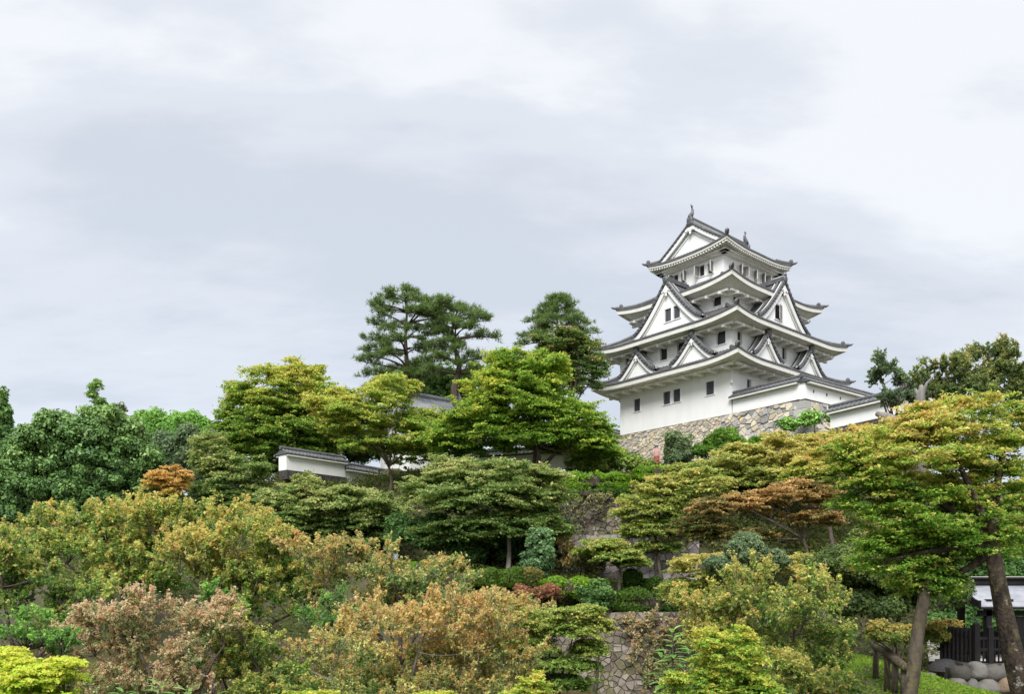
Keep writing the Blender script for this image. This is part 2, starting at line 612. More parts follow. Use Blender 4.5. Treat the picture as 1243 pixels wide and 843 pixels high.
def hole_wall(mbw, MF, c0, c1, z0, z1, wins, p=0.0, rec=.16):
    cs = sorted({c0, c1, *[v for q in wins for v in (q[0] - q[2] / 2, q[0] + q[2] / 2)]})
    zs = sorted({z0, z1, *[v for q in wins for v in (q[1] - q[3] / 2, q[1] + q[3] / 2)]})
    for a, b in zip(cs[:-1], cs[1:]):
        for e, f_ in zip(zs[:-1], zs[1:]):
            m_, k_ = (a + b) / 2, (e + f_) / 2
            if any(abs(m_ - q[0]) < q[2] / 2 and abs(k_ - q[1]) < q[3] / 2 for q in wins):
                continue
            mbw.add([MF(a, p, e), MF(b, p, e), MF(b, p, f_), MF(a, p, f_)], [(0, 1, 2, 3)])
    for q in wins:
        a, b, e, f_ = q[0] - q[2] / 2, q[0] + q[2] / 2, q[1] - q[3] / 2, q[1] + q[3] / 2
        for u, v in (((a, e), (b, e)), ((b, e), (b, f_)), ((b, f_), (a, f_)), ((a, f_), (a, e))):
            mbw.add([MF(u[0], p, u[1]), MF(v[0], p, v[1]), MF(v[0], p - rec, v[1]), MF(u[0], p - rec, u[1])], [(0, 1, 2, 3)])


def window(MF, q, parent, p=0.0, kind='open', rec=.15):
    a, b, e, f_ = q[0] - q[2] / 2, q[0] + q[2] / 2, q[1] - q[3] / 2, q[1] + q[3] / 2
    mb = MB()
    if kind == 'shut':
        mb.add([MF(a, p - .07, e), MF(b, p - .07, e), MF(b, p - .07, f_), MF(a, p - .07, f_)], [(0, 1, 2, 3)])
        for k in range(1, 4):
            x = a + (b - a) * k / 4
            mb.box(x - .02, x + .02, p - .068, p - .035, e, f_, M=lambda x_, y_, z_: MF(x_, y_, z_))
        wn = mb.build('window', M['shut'], parent)
    else:
        mb.add([MF(a, p - rec, e), MF(b, p - rec, e), MF(b, p - rec, f_), MF(a, p - rec, f_)], [(0, 1, 2, 3)])
        wn = mb.build('window', M['pane'], parent)
    fr = MB()
    t = .06
    BX = lambda x_, y_, z_: MF(x_, y_, z_)
    fr.box(a - t, b + t, p + .003, p + .045, f_, f_ + t, M=BX)
    fr.box(a - t - .04, b + t + .04, p + .003, p + .07, e - t, e, M=BX)
    fr.box(a - t, a, p + .003, p + .045, e, f_, M=BX)
    fr.box(b, b + t, p + .003, p + .045, e, f_, M=BX)
    fr.build('frame', M['plaster'], wn)
    return wn


def storey(z0, z1, iu, iv, wl, wr):
    """a storey: iu insets the lateral y of the left face, iv the x of the right face"""
    r = MB()
    ML = lambda c, p, z: (iv - p, c, z)
    MR = lambda c, p, z: (c, iu - p, z)
    hole_wall(r, ML, iu, CL - iu, z0, z1, wl)
    hole_wall(r, MR, iv, CW - iv, z0, z1, wr)
    x1, y1 = CW - iv, CL - iu
    r.add([(x1, iu, z0), (x1, y1, z0), (x1, y1, z1), (x1, iu, z1), (iv, y1, z0), (iv, y1, z1)], [(0, 1, 2, 3), (1, 4, 5, 2)])
    return r.build('wall', M['plaster'], keep), ML, MR


def skirt_roof(ov, iu, iv, D, zmid, lift, rise, soff_z, gable=None, rafters='beam', band=.30):
    """hipped tile skirt round a storey inset (iu, iv); ov overhang, D plan depth from eave to the wall above"""
    x0, x1, y0, y1 = iv - ov, CW - iv + ov, iu - ov, CL - iu + ov
    xc, yc, ax, ay = (x0 + x1) / 2, (y0 + y1) / 2, (x1 - x0) / 2, (y1 - y0) / 2
    Fz = (lambda d: rise * (.72 * d / D + .28 * (d / D) ** 2)) if gable is None else (lambda d: .58 * d + .03 * d * d)
    mb = MB()
    faces = [(lambda c, d, z: (x0 + d, c, z), yc, ay, 'x'), (lambda c, d, z: (c, y0 + d, z), xc, ax, 'y'),
             (lambda c, d, z: (x1 - d, c, z), yc, ay, 'x'), (lambda c, d, z: (c, y1 - d, z), xc, ax, 'y')]
    for MF, co, ao, axn in faces:
        if gable is None:
            da = lambda c, ao=ao: min(D, ao - abs(c))
        elif axn == 'x':
            da = lambda c, ao=ao: min(gable['foot'], ao - abs(c))
        else:
            da = lambda c, ao=ao: (ay if ao - abs(c) > gable['foot'] - .35 else ao - abs(c))
        roof_slope(mb, MF, co, ao, da, Fz, zmid, lift)
    roof = mb.build('roof', M['tile'], keep)
    # eave: dark tile edge, white fascia band, soffit
    tb, fb, sb = MB(), MB(), MB()
    for MF, co, ao, axn in faces:
        eave_strip(tb, MF, co, ao, zmid, lift, 0, .055, 0, -.06)
        eave_strip(tb, MF, co, ao, zmid, lift, 0, -.06, .10, -.085)
        eave_strip(fb, MF, co, ao, zmid, lift, .06, -.083, .08, -.083 - band)
        eave_strip(fb, MF, co, ao, zmid, lift, .08, -.083 - band, .22, -.083 - band)
        zb = -.083 - band
        # soffit in three steps back to the wall
        eave_strip(sb, MF, co, ao, zmid, lift, .22, zb, .22, zb + .10)
        eave_strip(sb, MF, co, ao, zmid, lift, .22, zb + .10, ov * .6, (soff_z - zmid) * .6 + (zb + .1) * .4, lift1=lift * .35)
        eave_strip(sb, MF, co, ao, zmid, lift * .35, ov * .6, (soff_z - zmid) * .6 + (zb + .1) * .4, ov + .01, soff_z - zmid + .04, lift1=0.0)
    tb.build('tile_edge', M['tile'], roof)
    fb.build('fascia', M['soffit'], roof)
    sb.build('soffit', M['soffit'], roof)
    # rafters or bracket beams under the eave
    rb = MB()
    for MF, co, ao, axn in faces:
        aw = ao - ov
        if rafters == 'beam':
            n = max(3, round(2 * aw / 1.25))
            for k in range(n + 1):
                c = co - aw + 2 * aw * k / n
                zb = soff_z + .02
                BX = lambda x_, y_, z_, MF=MF: MF(x_, y_, z_)
                rb.box(c - .10, c + .10, ov * .34, ov, zb - .20, zb + .02, M=BX)
            rb.box(co - aw - ov * .4, co + aw + ov * .4, ov * .44, ov * .55, soff_z - .03, soff_z + .12, M=BX)
        else:
            n = int(2 * ao / .27)
            for k in range(n + 1):
                c = -ao + .25 + (2 * ao - .5) * k / n
                g = max(0.0, 1 - (ao - abs(c)) / 3.4) ** 2
                zb = zmid + lift * g - .083 - band
                BX = lambda x_, y_, z_, MF=MF: MF(x_, y_, z_)
                rb.box(co + c - .065, co + c + .065, .13, .5, zb - .14, zb - .003, M=BX)
            # stepped cornice to the wall
            for p_, zz in ((.5, 0), (.75, -.1)):
                rb.box(co - ao + p_, co + ao - p_, p_, ov, soff_z - .04 + (.1 if p_ == .5 else 0) , soff_z + .10 + (.08 if p_ == .5 else 0), M=BX)
    rb.build('rafter', M['soffit'], roof)
    # hip ridges with upturned end tiles
    for sx, sy in ((-1, -1), (1, -1), (-1, 1), (1, 1)):
        hb = MB()
        pts, nn = [], 9
        dmax = D if gable is None else gable['foot']
        for k in range(nn + 1):
            d = -.02 + (dmax + .02) * k / nn
            z = zmid + lift * max(0, 1 - abs(d) / 3.4) ** 2 * max(0, 1 - d / 3.0) ** 2 + Fz(max(d, 0)) + .12
            px_ = x0 + d if sx < 0 else x1 - d
            py_ = y0 + d if sy < 0 else y1 - d
            pts.append((px_, py_, z))
        hb.tube(pts, [.15] * len(pts), 8)
        e = np.array(pts[0])
        o_ = np.array([sx, sy, 0]) / math.sqrt(2)
        q = np.array(pts[1])
        hb.ball(q + (0, 0, .14), (.18, .18, .22))
        hb.tube([e - o_ * .05, e + o_ * .2 + (0, 0, .02), e + o_ * .36 + (0, 0, .10)], [.12, .09, .04], 6)
        hb.build('hip_ridge', M['tile'], roof)
    return roof


def gable(f, cc, pl, hw, z0, z1, back, wins=(), shutter=False, verge=.32, big=True):
    """a plover gable standing on a roof: face f, centre cc, gable plane at outward offset pl, running back to offset back"""
    FM = face(f)
    prof = lambda s: 1 - (1 - s) ** 1.28
    zz = lambda c, zt=z1, zb=z0: zt - (zt - zb) * prof(min(1.2, abs(c) / hw)) if abs(c) <= hw else zb - (abs(c) - hw) * .5
    g = MB()
    n = 20
    ext = .5
    ip = pl - .22
    wallz = lambda c: zz(c) - .28
    if wins:
        zt = max(q[1] + q[3] / 2 for q in wins) + .1
        wa = max(abs(q[0] - cc) + q[2] / 2 for q in wins) + .1
        hole_wall(g, lambda c, p, z: FM(c, p, z), cc - wa, cc + wa, z0 - ext, zt, wins, p=ip, rec=.14)
        segs = [(-hw, -wa, None), (-wa, wa, zt), (wa, hw, None)]
    else:
        segs = [(-hw, hw, None)]
    for a, b, lo in segs:
        m = 12
        for k in range(m):
            c0, c1 = a + (b - a) * k / m, a + (b - a) * (k + 1) / m
            l_ = z0 - ext if lo is None else lo
            g.add([FM(cc + c0, ip, l_), FM(cc + c1, ip, l_), FM(cc + c1, ip, max(l_, wallz(c1))), FM(cc + c0, ip, max(l_, wallz(c0)))], [(0, 1, 2, 3)])
    gw = g.build('gable', M['plaster'], keep)
    for q in wins:
        wn = window(FM, q, gw, p=ip, kind='open' if shutter else 'shut', rec=.13)
    if shutter:
        q = wins[0]
        s = MB()
        a, e, h_ = q[0] + q[2] / 2, q[1] - q[3] / 2, q[3]
        def OM(u, t, z):      # leaf swung outwards about its right jamb
            an = R(18)
            return FM(a - u * math.cos(an) + t * math.sin(an), ip + .06 + u * math.sin(an) + t * math.cos(an), z)
        s.box(0, .75, -.02, .02, e, e + h_, M=OM)
        s.build('shutter', M['tilew'], gw)
        s = MB()
        for k in range(4):
            s.box(.05 + .19 * k, .21 + .19 * k - .02, .021, .03, e + .05, e + h_ / 2 - .03, M=OM)
            s.box(.05 + .19 * k, .21 + .19 * k - .02, .021, .03, e + h_ / 2 + .03, e + h_ - .05, M=OM)
        s.build('lattice', M['wood_grey'], gw)
    # bargeboards: thick white bands along both verges
    bb = MB()
    bwid = .42 if big else .30
    for s_ in (-1, 1):
        P = []
        for k in range(n + 1):
            c = s_ * (hw + .12) * k / n
            zt_ = zz(c) - .03
            sl = .5 + .9 * k / n
            P.append([FM(cc + c, pl, zt_), FM(cc + c, pl, zt_ - bwid * (1.25 - .2 * k / n)), FM(cc + c, pl - .14, zt_ - bwid * (1.25 - .2 * k / n)), FM(cc + c, pl - .14, zt_)])
        bb.grid(P, flip=(s_ > 0))
    bb.build('bargeboard', M['plaster'], gw)
    # carved pendant under the peak
    pb = MB()
    sc = 1.0 if big else .62
    zp = z1 - bwid * 1.1
    for c, z, r in ((0, -.22, .2), (-.2, -.12, .14), (.2, -.12, .14), (0, -.5, .12), (-.36, -.2, .09), (.36, -.2, .09), (0, -.02, .2)):
        x_, y_, zc_ = FM(cc + c * sc, pl + .02, zp + z * sc)
        ex = (.07, r * sc, r * sc) if f in ('L', 'LB') else (r * sc, .07, r * sc)
        pb.ball((x_, y_, zc_), ex, 10, 6)
    pb.build('pendant', M['plaster'], gw, smooth=True)
    # inner moulding line that follows the bargeboard
    mb = MB()
    for s_ in (-1, 1):
        mb.tube([FM(cc + s_ * hw * .93 * k / 12, ip + .05, zz(s_ * hw * .93 * k / 12) - bwid * 1.2 - .17) for k in range(13)], .055, 6)
    mb.build('moulding', M['soffit'], gw, smooth=True)
    # tiled roof of the gable, with rolls running down the slope
    tb, pw = MB(), MB()
    pf = pl + .10
    L_ = pf - back
    nr = max(3, round(L_ / .27)) * 6
    for s_ in (-1, 1):
        P = []
        for i in range(nr + 1):
            p = pf - L_ * i / nr
            ph = (i % 6) / 6
            bz = .05 * math.sin(math.pi * ph * 1.5) if 0 < ph < .67 else 0
            rw = []
            for k in range(13):
                c = s_ * (hw + .18) * k / 12
                rw.append(FM(cc + c, p, zz(c) + .14 + bz))
            P.append(rw)
        tb.grid(P, flip=(s_ < 0))
        P = [[FM(cc + s_ * (hw + .18) * k / 12, pf, zz(s_ * (hw + .18) * k / 12) + .17), FM(cc + s_ * (hw + .18) * k / 12, pf, zz(s_ * (hw + .18) * k / 12) - .04)] for k in range(13)]
        tb.grid(P, flip=(s_ > 0))
        # verge roll, plaster joint and the round tile ends that stud the verge
        vp = lambda off, up: [FM(cc + s_ * (hw + .18) * k / 12, pf - off, zz(s_ * (hw + .18) * k / 12) + .17 + up) for k in range(13)]
        tb.tube(vp(.08, .06), .10, 8)
        tb.tube(vp(.62, .05), .09, 8)
        pw.tube(vp(.29, .045), .06, 6)
        pw.tube(vp(.84, .04), .05, 6) if L_ > 1 else None
        ns = int(math.hypot(hw, z1 - z0) / .3)
        for k in range(1, ns + 1):
            c = s_ * (hw + .18) * k / ns
            tb.ball(FM(cc + c, pf + .03, zz(c) + .12), .085, 7, 4)
    grf = tb.build('gable_roof', M['tile'], gw)
    pw.build('plaster_joint', M['tilew'], gw, smooth=True)
    # ridge and its end tile
    rb = MB()
    zr = z1 + .14
    BX = lambda x_, y_, z_: FM(x_, y_, z_)
    rb.box(cc - .17, cc + .17, back, pf - .05, zr - .02, zr + .22, M=BX)
    rb.tube([FM(cc, pf - .05, zr + .27), FM(cc, back, zr + .27)], .12, 8)
    rb.ball(FM(cc, pf - .02, zr + .10), (.13, .26, .3) if f in ('L', 'LB') else (.26, .13, .3), 10, 6)
    rb.ball(FM(cc, pf - .02, zr + .42), .13, 8, 5)
    rb.build('gable_ridge', M['tile'], gw)
    return gw


def W(f, p, px, py, w_, h_):
    c, z = onwall(f, p, px, py)
    return (c, z, w_, h_)


# storey 1
wl = [W('L', 0, 773.4, 492.3, .66, 1.0), W('L', 0, 809.5, 483.6, .68, 1.0), W('L', 0, 821.7, 480.6, .68, 1.0), W('L', 0, 862, 471.6, .72, 1.0)]
wr = [W('R', 0, 909, 469, .55, .95)]
_, ML, MR = storey(-.02, 3.55, 0, 0, wl, wr)
for q in wl:
    window(ML, q, keep, kind='shut')
for q in wr:
    window(MR, q, keep, kind='open')
skirt_roof(1.78, 0, 0, 1.8, 3.83, .36, .95, 3.34)
# storey 2
wl = [W('L', 0, 875.4, 410.3, .78, .98), W('L', 0, 827, 423.5, .74, .98), W('L', 0, 805.8, 430, .70, .98), W('L', 0, 763.5, 440.5, .70, .98)]
wr = [W('R', 0, 897.5, 411, .6, 1.0), W('R', 0, 951.6, 429.5, .62, 1.0), W('R', 0, 990, 441, .5, .9)][:2]
_, ML, MR = storey(4.3, 6.45, 0, 0, wl, wr)
for q in wl:
    window(ML, q, keep)
for q in wr:
    window(MR, q, keep)
skirt_roof(1.62, 0, 0, 2.87, 6.86, .36, 1.6, 6.28)
# storey 3
i3 = 1.25
wl = [W('L', -i3, 870.6, 364.6, .74, .92)]
wr = [W('R', -i3, 892.3, 361.5, .55, .92)]
_, ML, MR = storey(7.9, 9.5, i3, i3, wl, wr)
for q in wl:
    window(ML, q, keep)
for q in wr:
    window(MR, q, keep)
skirt_roof(1.5, i3, i3, 2.9, 10.08, .40, 1.5, 9.32)
# top storey
iu4, iv4 = 2.6, 2.75
wl, wr = [], []
for px, py in ((852.0, 329), (862.5, 325.8), (820.5, 340.3), (830.0, 337.3)):
    c, z = onwall('L', -iv4, px, py)
    wl.append((c, z, .52, .86))
for px, py in ((899.2, 330), (917, 336.8), (926.5, 340.5)):
    c, z = onwall('R', -iu4, px, py)
    wr.append((c, z, .46, .86))
_, ML, MR = storey(11.2, 13.5, iu4, iv4, wl, wr)
for MF, ws, sides in ((ML, wl, ((1, 1), (-1, -1), (1, 1), (-1, -1))), (MR, wr, ((-1, 1), (-1,), (-1, 1)))):
    for q, sd_ in zip(ws, sides):
        wn = window(MF, q, keep)
        for s_ in set(sd_):
            sb = MB()
            hx = q[0] + s_ * q[2] / 2
            an = R(100 if MF is ML else 118)
            def OM(u, t, z, hx=hx, s_=s_, MF=MF):
                return MF(hx - s_ * u * math.cos(an), .05 + u * math.sin(an) + t * .0, z) if False else MF(hx + s_ * (-u * math.cos(an) + t * math.sin(an)), .05 + u * math.sin(an) + t * math.cos(an), z)
            sb.box(0, .46, -.02, .02, q[1] - .43, q[1] + .43, M=OM)
            sb.build('shutter', M['wood_grey'], wn)
            sb = MB()
            for zz_ in (-.43, .39):
                sb.box(-.01, .47, -.03, .03, q[1] + zz_, q[1] + zz_ + .05, M=OM)
            sb.box(.44, .49, -.03, .03, q[1] - .38, q[1] + .39, M=OM)
            sb.build('shutter_edge', M['tilew'], wn)
top = skirt_roof(1.13, iu4, iv4, 2.9, 13.72, .34, 1.5, 13.22, gable={'foot': .98}, rafters='dentil', band=.16)
# gable ends and ridge of the top roof
FT = lambda d: .58 * d + .03 * d * d
ayt = (CL - 2 * iu4 + 2.26) / 2
ztop = 13.72 + FT(ayt)
for f, xg in (('L', iv4 - 1.13 + .98), ('LB', CW - iv4 + 1.13 - .98)):
    sgn = -1 if f == 'L' else 1
    g, bb, pb, tv = MB(), MB(), MB(), MB()
    hw = ayt - .98 + .05
    zf = 13.72 + FT(.98)
    zz = lambda c: 13.72 + FT(ayt - abs(c))
    n = 16
    yc = CL / 2
    xi = xg + sgn * .03
    xo = xg + sgn * .33
    g.add([(xi, yc - hw, zf - .1), (xi, yc + hw, zf - .1), (xi, yc, ztop - .1)], [(0, 1, 2)])
    gw = g.build('gable', M['plaster'], keep)
    for s_ in (-1, 1):
        P = [[(xo, yc + s_ * hw * k / n, zz(hw * k / n) - .02), (xo, yc + s_ * hw * k / n, zz(hw * k / n) - .36), (xo - sgn * .14, yc + s_ * hw * k / n, zz(hw * k / n) - .36), (xo - sgn * .14, yc + s_ * hw * k / n, zz(hw * k / n) - .02)] for k in range(n + 1)]
        bb.grid(P)
        V = lambda off, up: [(xo - sgn * off, yc + s_ * (hw + .1) * k / n, zz((hw + .1) * k / n) + up) for k in range(n + 1)]
        tv.tube(V(-.02, .10), .10, 8)
        tv.tube(V(.5, .12), .09, 8)
        for k in range(1, 12):
            c = s_ * hw * k / 11
            tv.ball((xo + sgn * .05, yc + c, zz(c) + .05), .09, 7, 4)
        bb.tube([(xi + sgn * .05, yc + s_ * hw * .8 * k / 8, zz(hw * .8 * k / 8) - .62) for k in range(9)], .05, 6)
    bb.build('bargeboard', M['plaster'], gw)
    tv.build('verge_tile', M['tile'], gw)
    for c, z, r in ((0, -.55, .2), (-.2, -.5, .14), (.2, -.5, .14), (0, -.8, .11), (-.38, -.58, .1), (.38, -.58, .1)):
        pb.ball((xo + sgn * .02, yc + c, ztop + z), (.07, r, r), 10, 6)
    pb.build('pendant', M['plaster'], gw, smooth=True)
rb, pw = MB(), MB()
xr0, xr1 = 2.2, CW - 2.2
rb.box(xr0 + .1, xr1 - .1, CL / 2 - .17, CL / 2 + .17, ztop - .05, ztop + .34)
rb.tube([(xr0, CL / 2, ztop + .42), (xr1, CL / 2, ztop + .42)], .13, 8)
pw.box(xr0 + .3, xr1 - .3, CL / 2 - .185, CL / 2 + .185, ztop + .12, ztop + .17)
for x_ in (xr0, xr1):
    rb.ball((x_, CL / 2, ztop + .22), (.14, .3, .36))
    rb.ball((x_, CL / 2, ztop - .06), (.12, .36, .2))
rg = rb.build('main_ridge', M['tile'], top)
pw.build('plaster_joint', M['tilew'], top)
for x_, s_ in ((xr0 + .25, 1), (xr1 - .25, -1)):
    fb = MB()
    zb = ztop + .5
    pts = [(x_ - s_ * .16, 0, zb), (x_ - s_ * .05, 0, zb + .18), (x_ + s_ * .10, 0, zb + .40), (x_ + s_ * .12, 0, zb + .64), (x_ + s_ * .02, 0, zb + .84)]
    fb.tube([(a, CL / 2, c) for a, b, c in pts], [.2, .19, .14, .09, .045], 8)
    for dx, dz in ((-.16, 1.02), (.06, 1.08), (.2, .98)):
        fb.tube([(x_ + s_ * .03, CL / 2, zb + .8), (x_ + s_ * dx, CL / 2, zb + dz)], [.06, .012], 5)
    for dz in (.25, .45):
        fb.tube([(x_ + s_ * .08, CL / 2, zb + dz), (x_ + s_ * .32, CL / 2, zb + dz + .12)], [.06, .012], 5)
    fb.ball((x_ - s_ * .2, CL / 2, zb + .02), (.2, .16, .16))
    fb.build('dolphin_finial', M['tile'], keep, smooth=True)
# dormer gables
gable('L', 5.4, .72, 3.12, 7.52, 10.95, -2.0, wins=[W('L', .5, 811, 383, .62, 1.0), W('L', .5, 821.7, 379, .62, 1.0)])
gable('R', 6.3, .45, 3.35, 7.62, 10.97, -2.2, wins=[W('R', .23, 944.5, 379.5, .95, 1.15)], shutter=True)
for c in (2.68, 8.08):
    gable('L', c, 1.12, 1.74, 4.36, 6.06, 0.02, big=False)
for c in (3.05, 9.15):
    gable('R', c, 1.08, 1.74, 4.36, 6.08, 0.02, big=False)
cb = MB()
cb.box(-.12, .0, -.12, .0, 2.35, 3.3)
cb.box(-.17, .02, -.17, .02, 3.0, 3.3)
cb.ball((-.07, -.07, 2.3), .12, 8, 5)
cb.build('corner_bracket', M['soffit'], keep)


# ------------------------------------------------------------------ plaster walls with tile copings
def coped_wall(name, label, p0, p1, z0a, z0b, h, th=.45, coping=.62, ch=.34, holes=(), dark=None, group=None, lift=0.0):
    """plaster wall from p0 to p1; base heights z0a, z0b; h plaster height; tiled saddle coping"""
    p0, p1 = np.array(p0, float), np.array(p1, float)
    L_ = np.linalg.norm(p1 - p0)
    ang = math.atan2(p1[1] - p0[1], p1[0] - p0[0])
    root = empty(name, (p0[0], p0[1], z0a), ang)
    tag(root, label, 'wall', group)
    dz = z0b - z0a
    T = lambda x, y, z: (x, y, z + dz * x / L_)
    b = MB()
    b.box(0, L_, -th / 2, th / 2, 0, h, M=T)
    b.build('plaster', M['plaster'], root)
    c = MB()
    n = max(2, int(L_ / .27)) * 6
    for s_ in (-1, 1):
        P = []
        for i in range(n + 1):
            x = -.12 + (L_ + .24) * i / n
            ph = (i % 6) / 6
            bz = .05 * math.sin(math.pi * ph * 1.5) if 0 < ph < .67 else 0
            P.append([T(x, s_ * coping * t, h + .06 + ch * (1 - t) ** 1.0 + bz) for t in (0, .33, .66, 1)] + [T(x, s_ * coping, h - .02), T(x, s_ * th / 2, h - .04)])
        c.grid(P, flip=(s_ > 0))
    for x in (-.1, L_ + .1):
        c.add([T(x, -coping, h), T(x, coping, h), T(x, coping, h + .08), T(x, 0, h + .06 + ch), T(x, -coping, h + .08)], [(0, 1, 2, 3, 4)])
    c.tube([T(-.2, 0, h + ch + .12), T(L_ + .2, 0, h + ch + .12)], .13, 8)
    c.build('coping', M['tile'], root)
    e = MB()
    for s_ in (-1, 1):
        e.box(-.05, L_ + .05, s_ * (coping - .12) - .1, s_ * (coping - .12) + .1, h - .13, h - .045, M=T)
    e.build('eave_board', M['soffit'], root)
    if holes:
        hb = MB()
        for x, z in holes:
            hb.box(x - .07, x + .07, -th / 2 - .012, -th / 2 + .05, z - .1, z + .1, M=T)
        hb.build('loophole', M['shut'], root)
    if dark:
        d_ = MB()
        d_.box(.02, L_ - .02, -th / 2 - .04, th / 2 + .04, -dark, -.003, M=T)
        for k in range(int(L_ / .35) + 1):
            d_.box(.02 + .35 * k, .06 + .35 * k, -th / 2 - .07, -th / 2 - .04, -dark, -.003, M=T)
        d_.build('board_siding', M['wood_dark'], root)
    return root


def LW(x, y):
    q = CO + XD * x + YD * y
    return (q[0], q[1])


cor = LW(.25, -5.4)
e2 = (cor[0] + .825 * 9.4, cor[1] + .565 * 9.4)
coped_wall('low_plaster_wall', 'low white plaster wall with loopholes running out from the corner of the keep', LW(.25, -5.25), LW(.25, -.1), 12.33, 12.2, 1.12,
           holes=[(.9, .62), (2.0, .55), (3.2, .5), (4.3, .45)])
coped_wall('low_plaster_wall', 'low white plaster wall right of the keep, turning back from the stone corner', cor, e2, 12.35, 12.2, 1.1,
           holes=[(.9, .6), (2.4, .6), (4.0, .6), (5.6, .6)])
a_ = pix(1010, 508, 49.2)
b_ = a_ - YD * 6.6
coped_wall('low_plaster_wall', 'short white wall stepping down behind the right maple, below the other wall', (b_[0], b_[1]), (a_[0], a_[1]), 10.15, 9.75, 1.0, dark=.3)
a_ = pix(690, 500, 69)
b_ = pix(752, 518, 74)
coped_wall('plaster_wall', 'white wall with tile coping seen between the round green maple and the keep', (a_[0], a_[1]), (b_[0], b_[1]), 12.2, 12.0, 2.0)
a_ = pix(343, 585, 52)
b_ = a_ + np.array([.64, .77, 0]) * 4.9
c_ = a_ + np.array([.64, .77, 0]) * 11.6
coped_wall('plaster_wall', 'leftmost white wall above dark boards, standing higher among the trees', (a_[0], a_[1]), (b_[0], b_[1]), 7.55, 7.55, 1.05, th=.9, coping=.7, dark=.62)
coped_wall('plaster_wall', 'white wall beside the dark wooden gate posts, behind the small leaning maple', (b_[0] + .1, b_[1] - .05), (c_[0], c_[1]), 7.0, 6.9, 1.15, th=.5)
a_ = pix(556, 556, 53)
b_ = pix(700, 552, 50)
coped_wall('plaster_wall', 'white wall glimpsed behind the trunks of the round green maple', (a_[0], a_[1]), (b_[0], b_[1]), 7.4, 7.4, 1.0)
# dark gate under and beside the left wall
g0 = c_ + np.array([-.9, -1.0, 0])
gr = empty('wooden_gate', (g0[0], g0[1], 5.2), math.atan2(.77, .64))
tag(gr, 'dark wooden gate frame with grey posts at the right end of the left white wall', 'gate')
for x in (-2.2, -1.1, 0.2):
    m = MB()
    m.box(x - .12, x + .12, -.12, .12, -.6, 1.9)
    m.build('post', M['wood_grey'], gr)
m = MB()
m.box(-2.6, .6, -.1, .1, 1.3, 1.55)
m.build('beam', M['wood_dark'], gr)
m = MB()
m.box(-2.2, .2, .25, .33, -.5, 1.5)
m.build('dark_panel', M['wood_dark'], gr)

# small turret half hidden behind the pines
tr = empty('corner_turret', pix(519, 540, 62) * [1, 1, 0] + [0, 0, 8.5], TH)
tag(tr, 'small white turret with pale grey tiled roof behind the maples and pines', 'turret')
m = MB()
TWX, TWY = 3.0, 2.2
TX = lambda x, y, z: (x, y, z)
hole_wall(m, lambda c, p, z: (c, -TWY - p, z), -TWX, TWX, 0, 4.4, [(-2.2, 3.2, .45, .9), (-1.3, 3.2, .45, .9), (.9, 3.2, .45, .9), (1.6, 3.2, .45, .9)])
m.add([(-TWX, -TWY, 0), (-TWX, TWY, 0), (TWX, TWY, 0), (TWX, -TWY, 0), (-TWX, -TWY, 4.4), (-TWX, TWY, 4.4), (TWX, TWY, 4.4), (TWX, -TWY, 4.4)], [(0, 4, 5, 1), (1, 5, 6, 2), (2, 6, 7, 3)])
m.build('wall', M['plaster'], tr)
for c in (-2.2, -1.3, .9, 1.6):
    m = MB()
    m.box(c - .225, c + .225, -TWY + .1, -TWY + .14, 2.75, 3.65)
    m.build('window', M['wood_red'], tr)
m = MB()
n = 26 * 6
for s_ in (-1, 1):
    P = []
    for i in range(n + 1):
        x = -3.8 + 7.6 * i / n
        ph = (i % 6) / 6
        bz = .05 * math.sin(math.pi * ph * 1.5) if 0 < ph < .67 else 0
        P.append([(x * (1 - .18 * (1 - t)), s_ * 3.1 * t, 6.3 - 2.0 * t + .3 * t * (t - 1) + bz) for t in (0, .25, .5, .75, 1)] + [(x, s_ * 3.1, 4.2), (x, s_ * 2.1, 4.15)])
    m.grid(P, flip=(s_ > 0))
for s_ in (-1, 1):
    m.add([(s_ * 3.1, 0, 6.25), (s_ * 3.8, -3.1, 4.25), (s_ * 3.8, 3.1, 4.25)], [(0, 1, 2)])
m.tube([(-3.2, 0, 6.4), (3.2, 0, 6.4)], .2, 8)
for x in (-3.15, 3.15):
    m.tube([(x, 0, 6.4), (x * 1.02, 0, 6.85), (x * .97, 0, 7.2)], [.2, .12, .03], 6)
m.build('roof', M['lime'], tr)

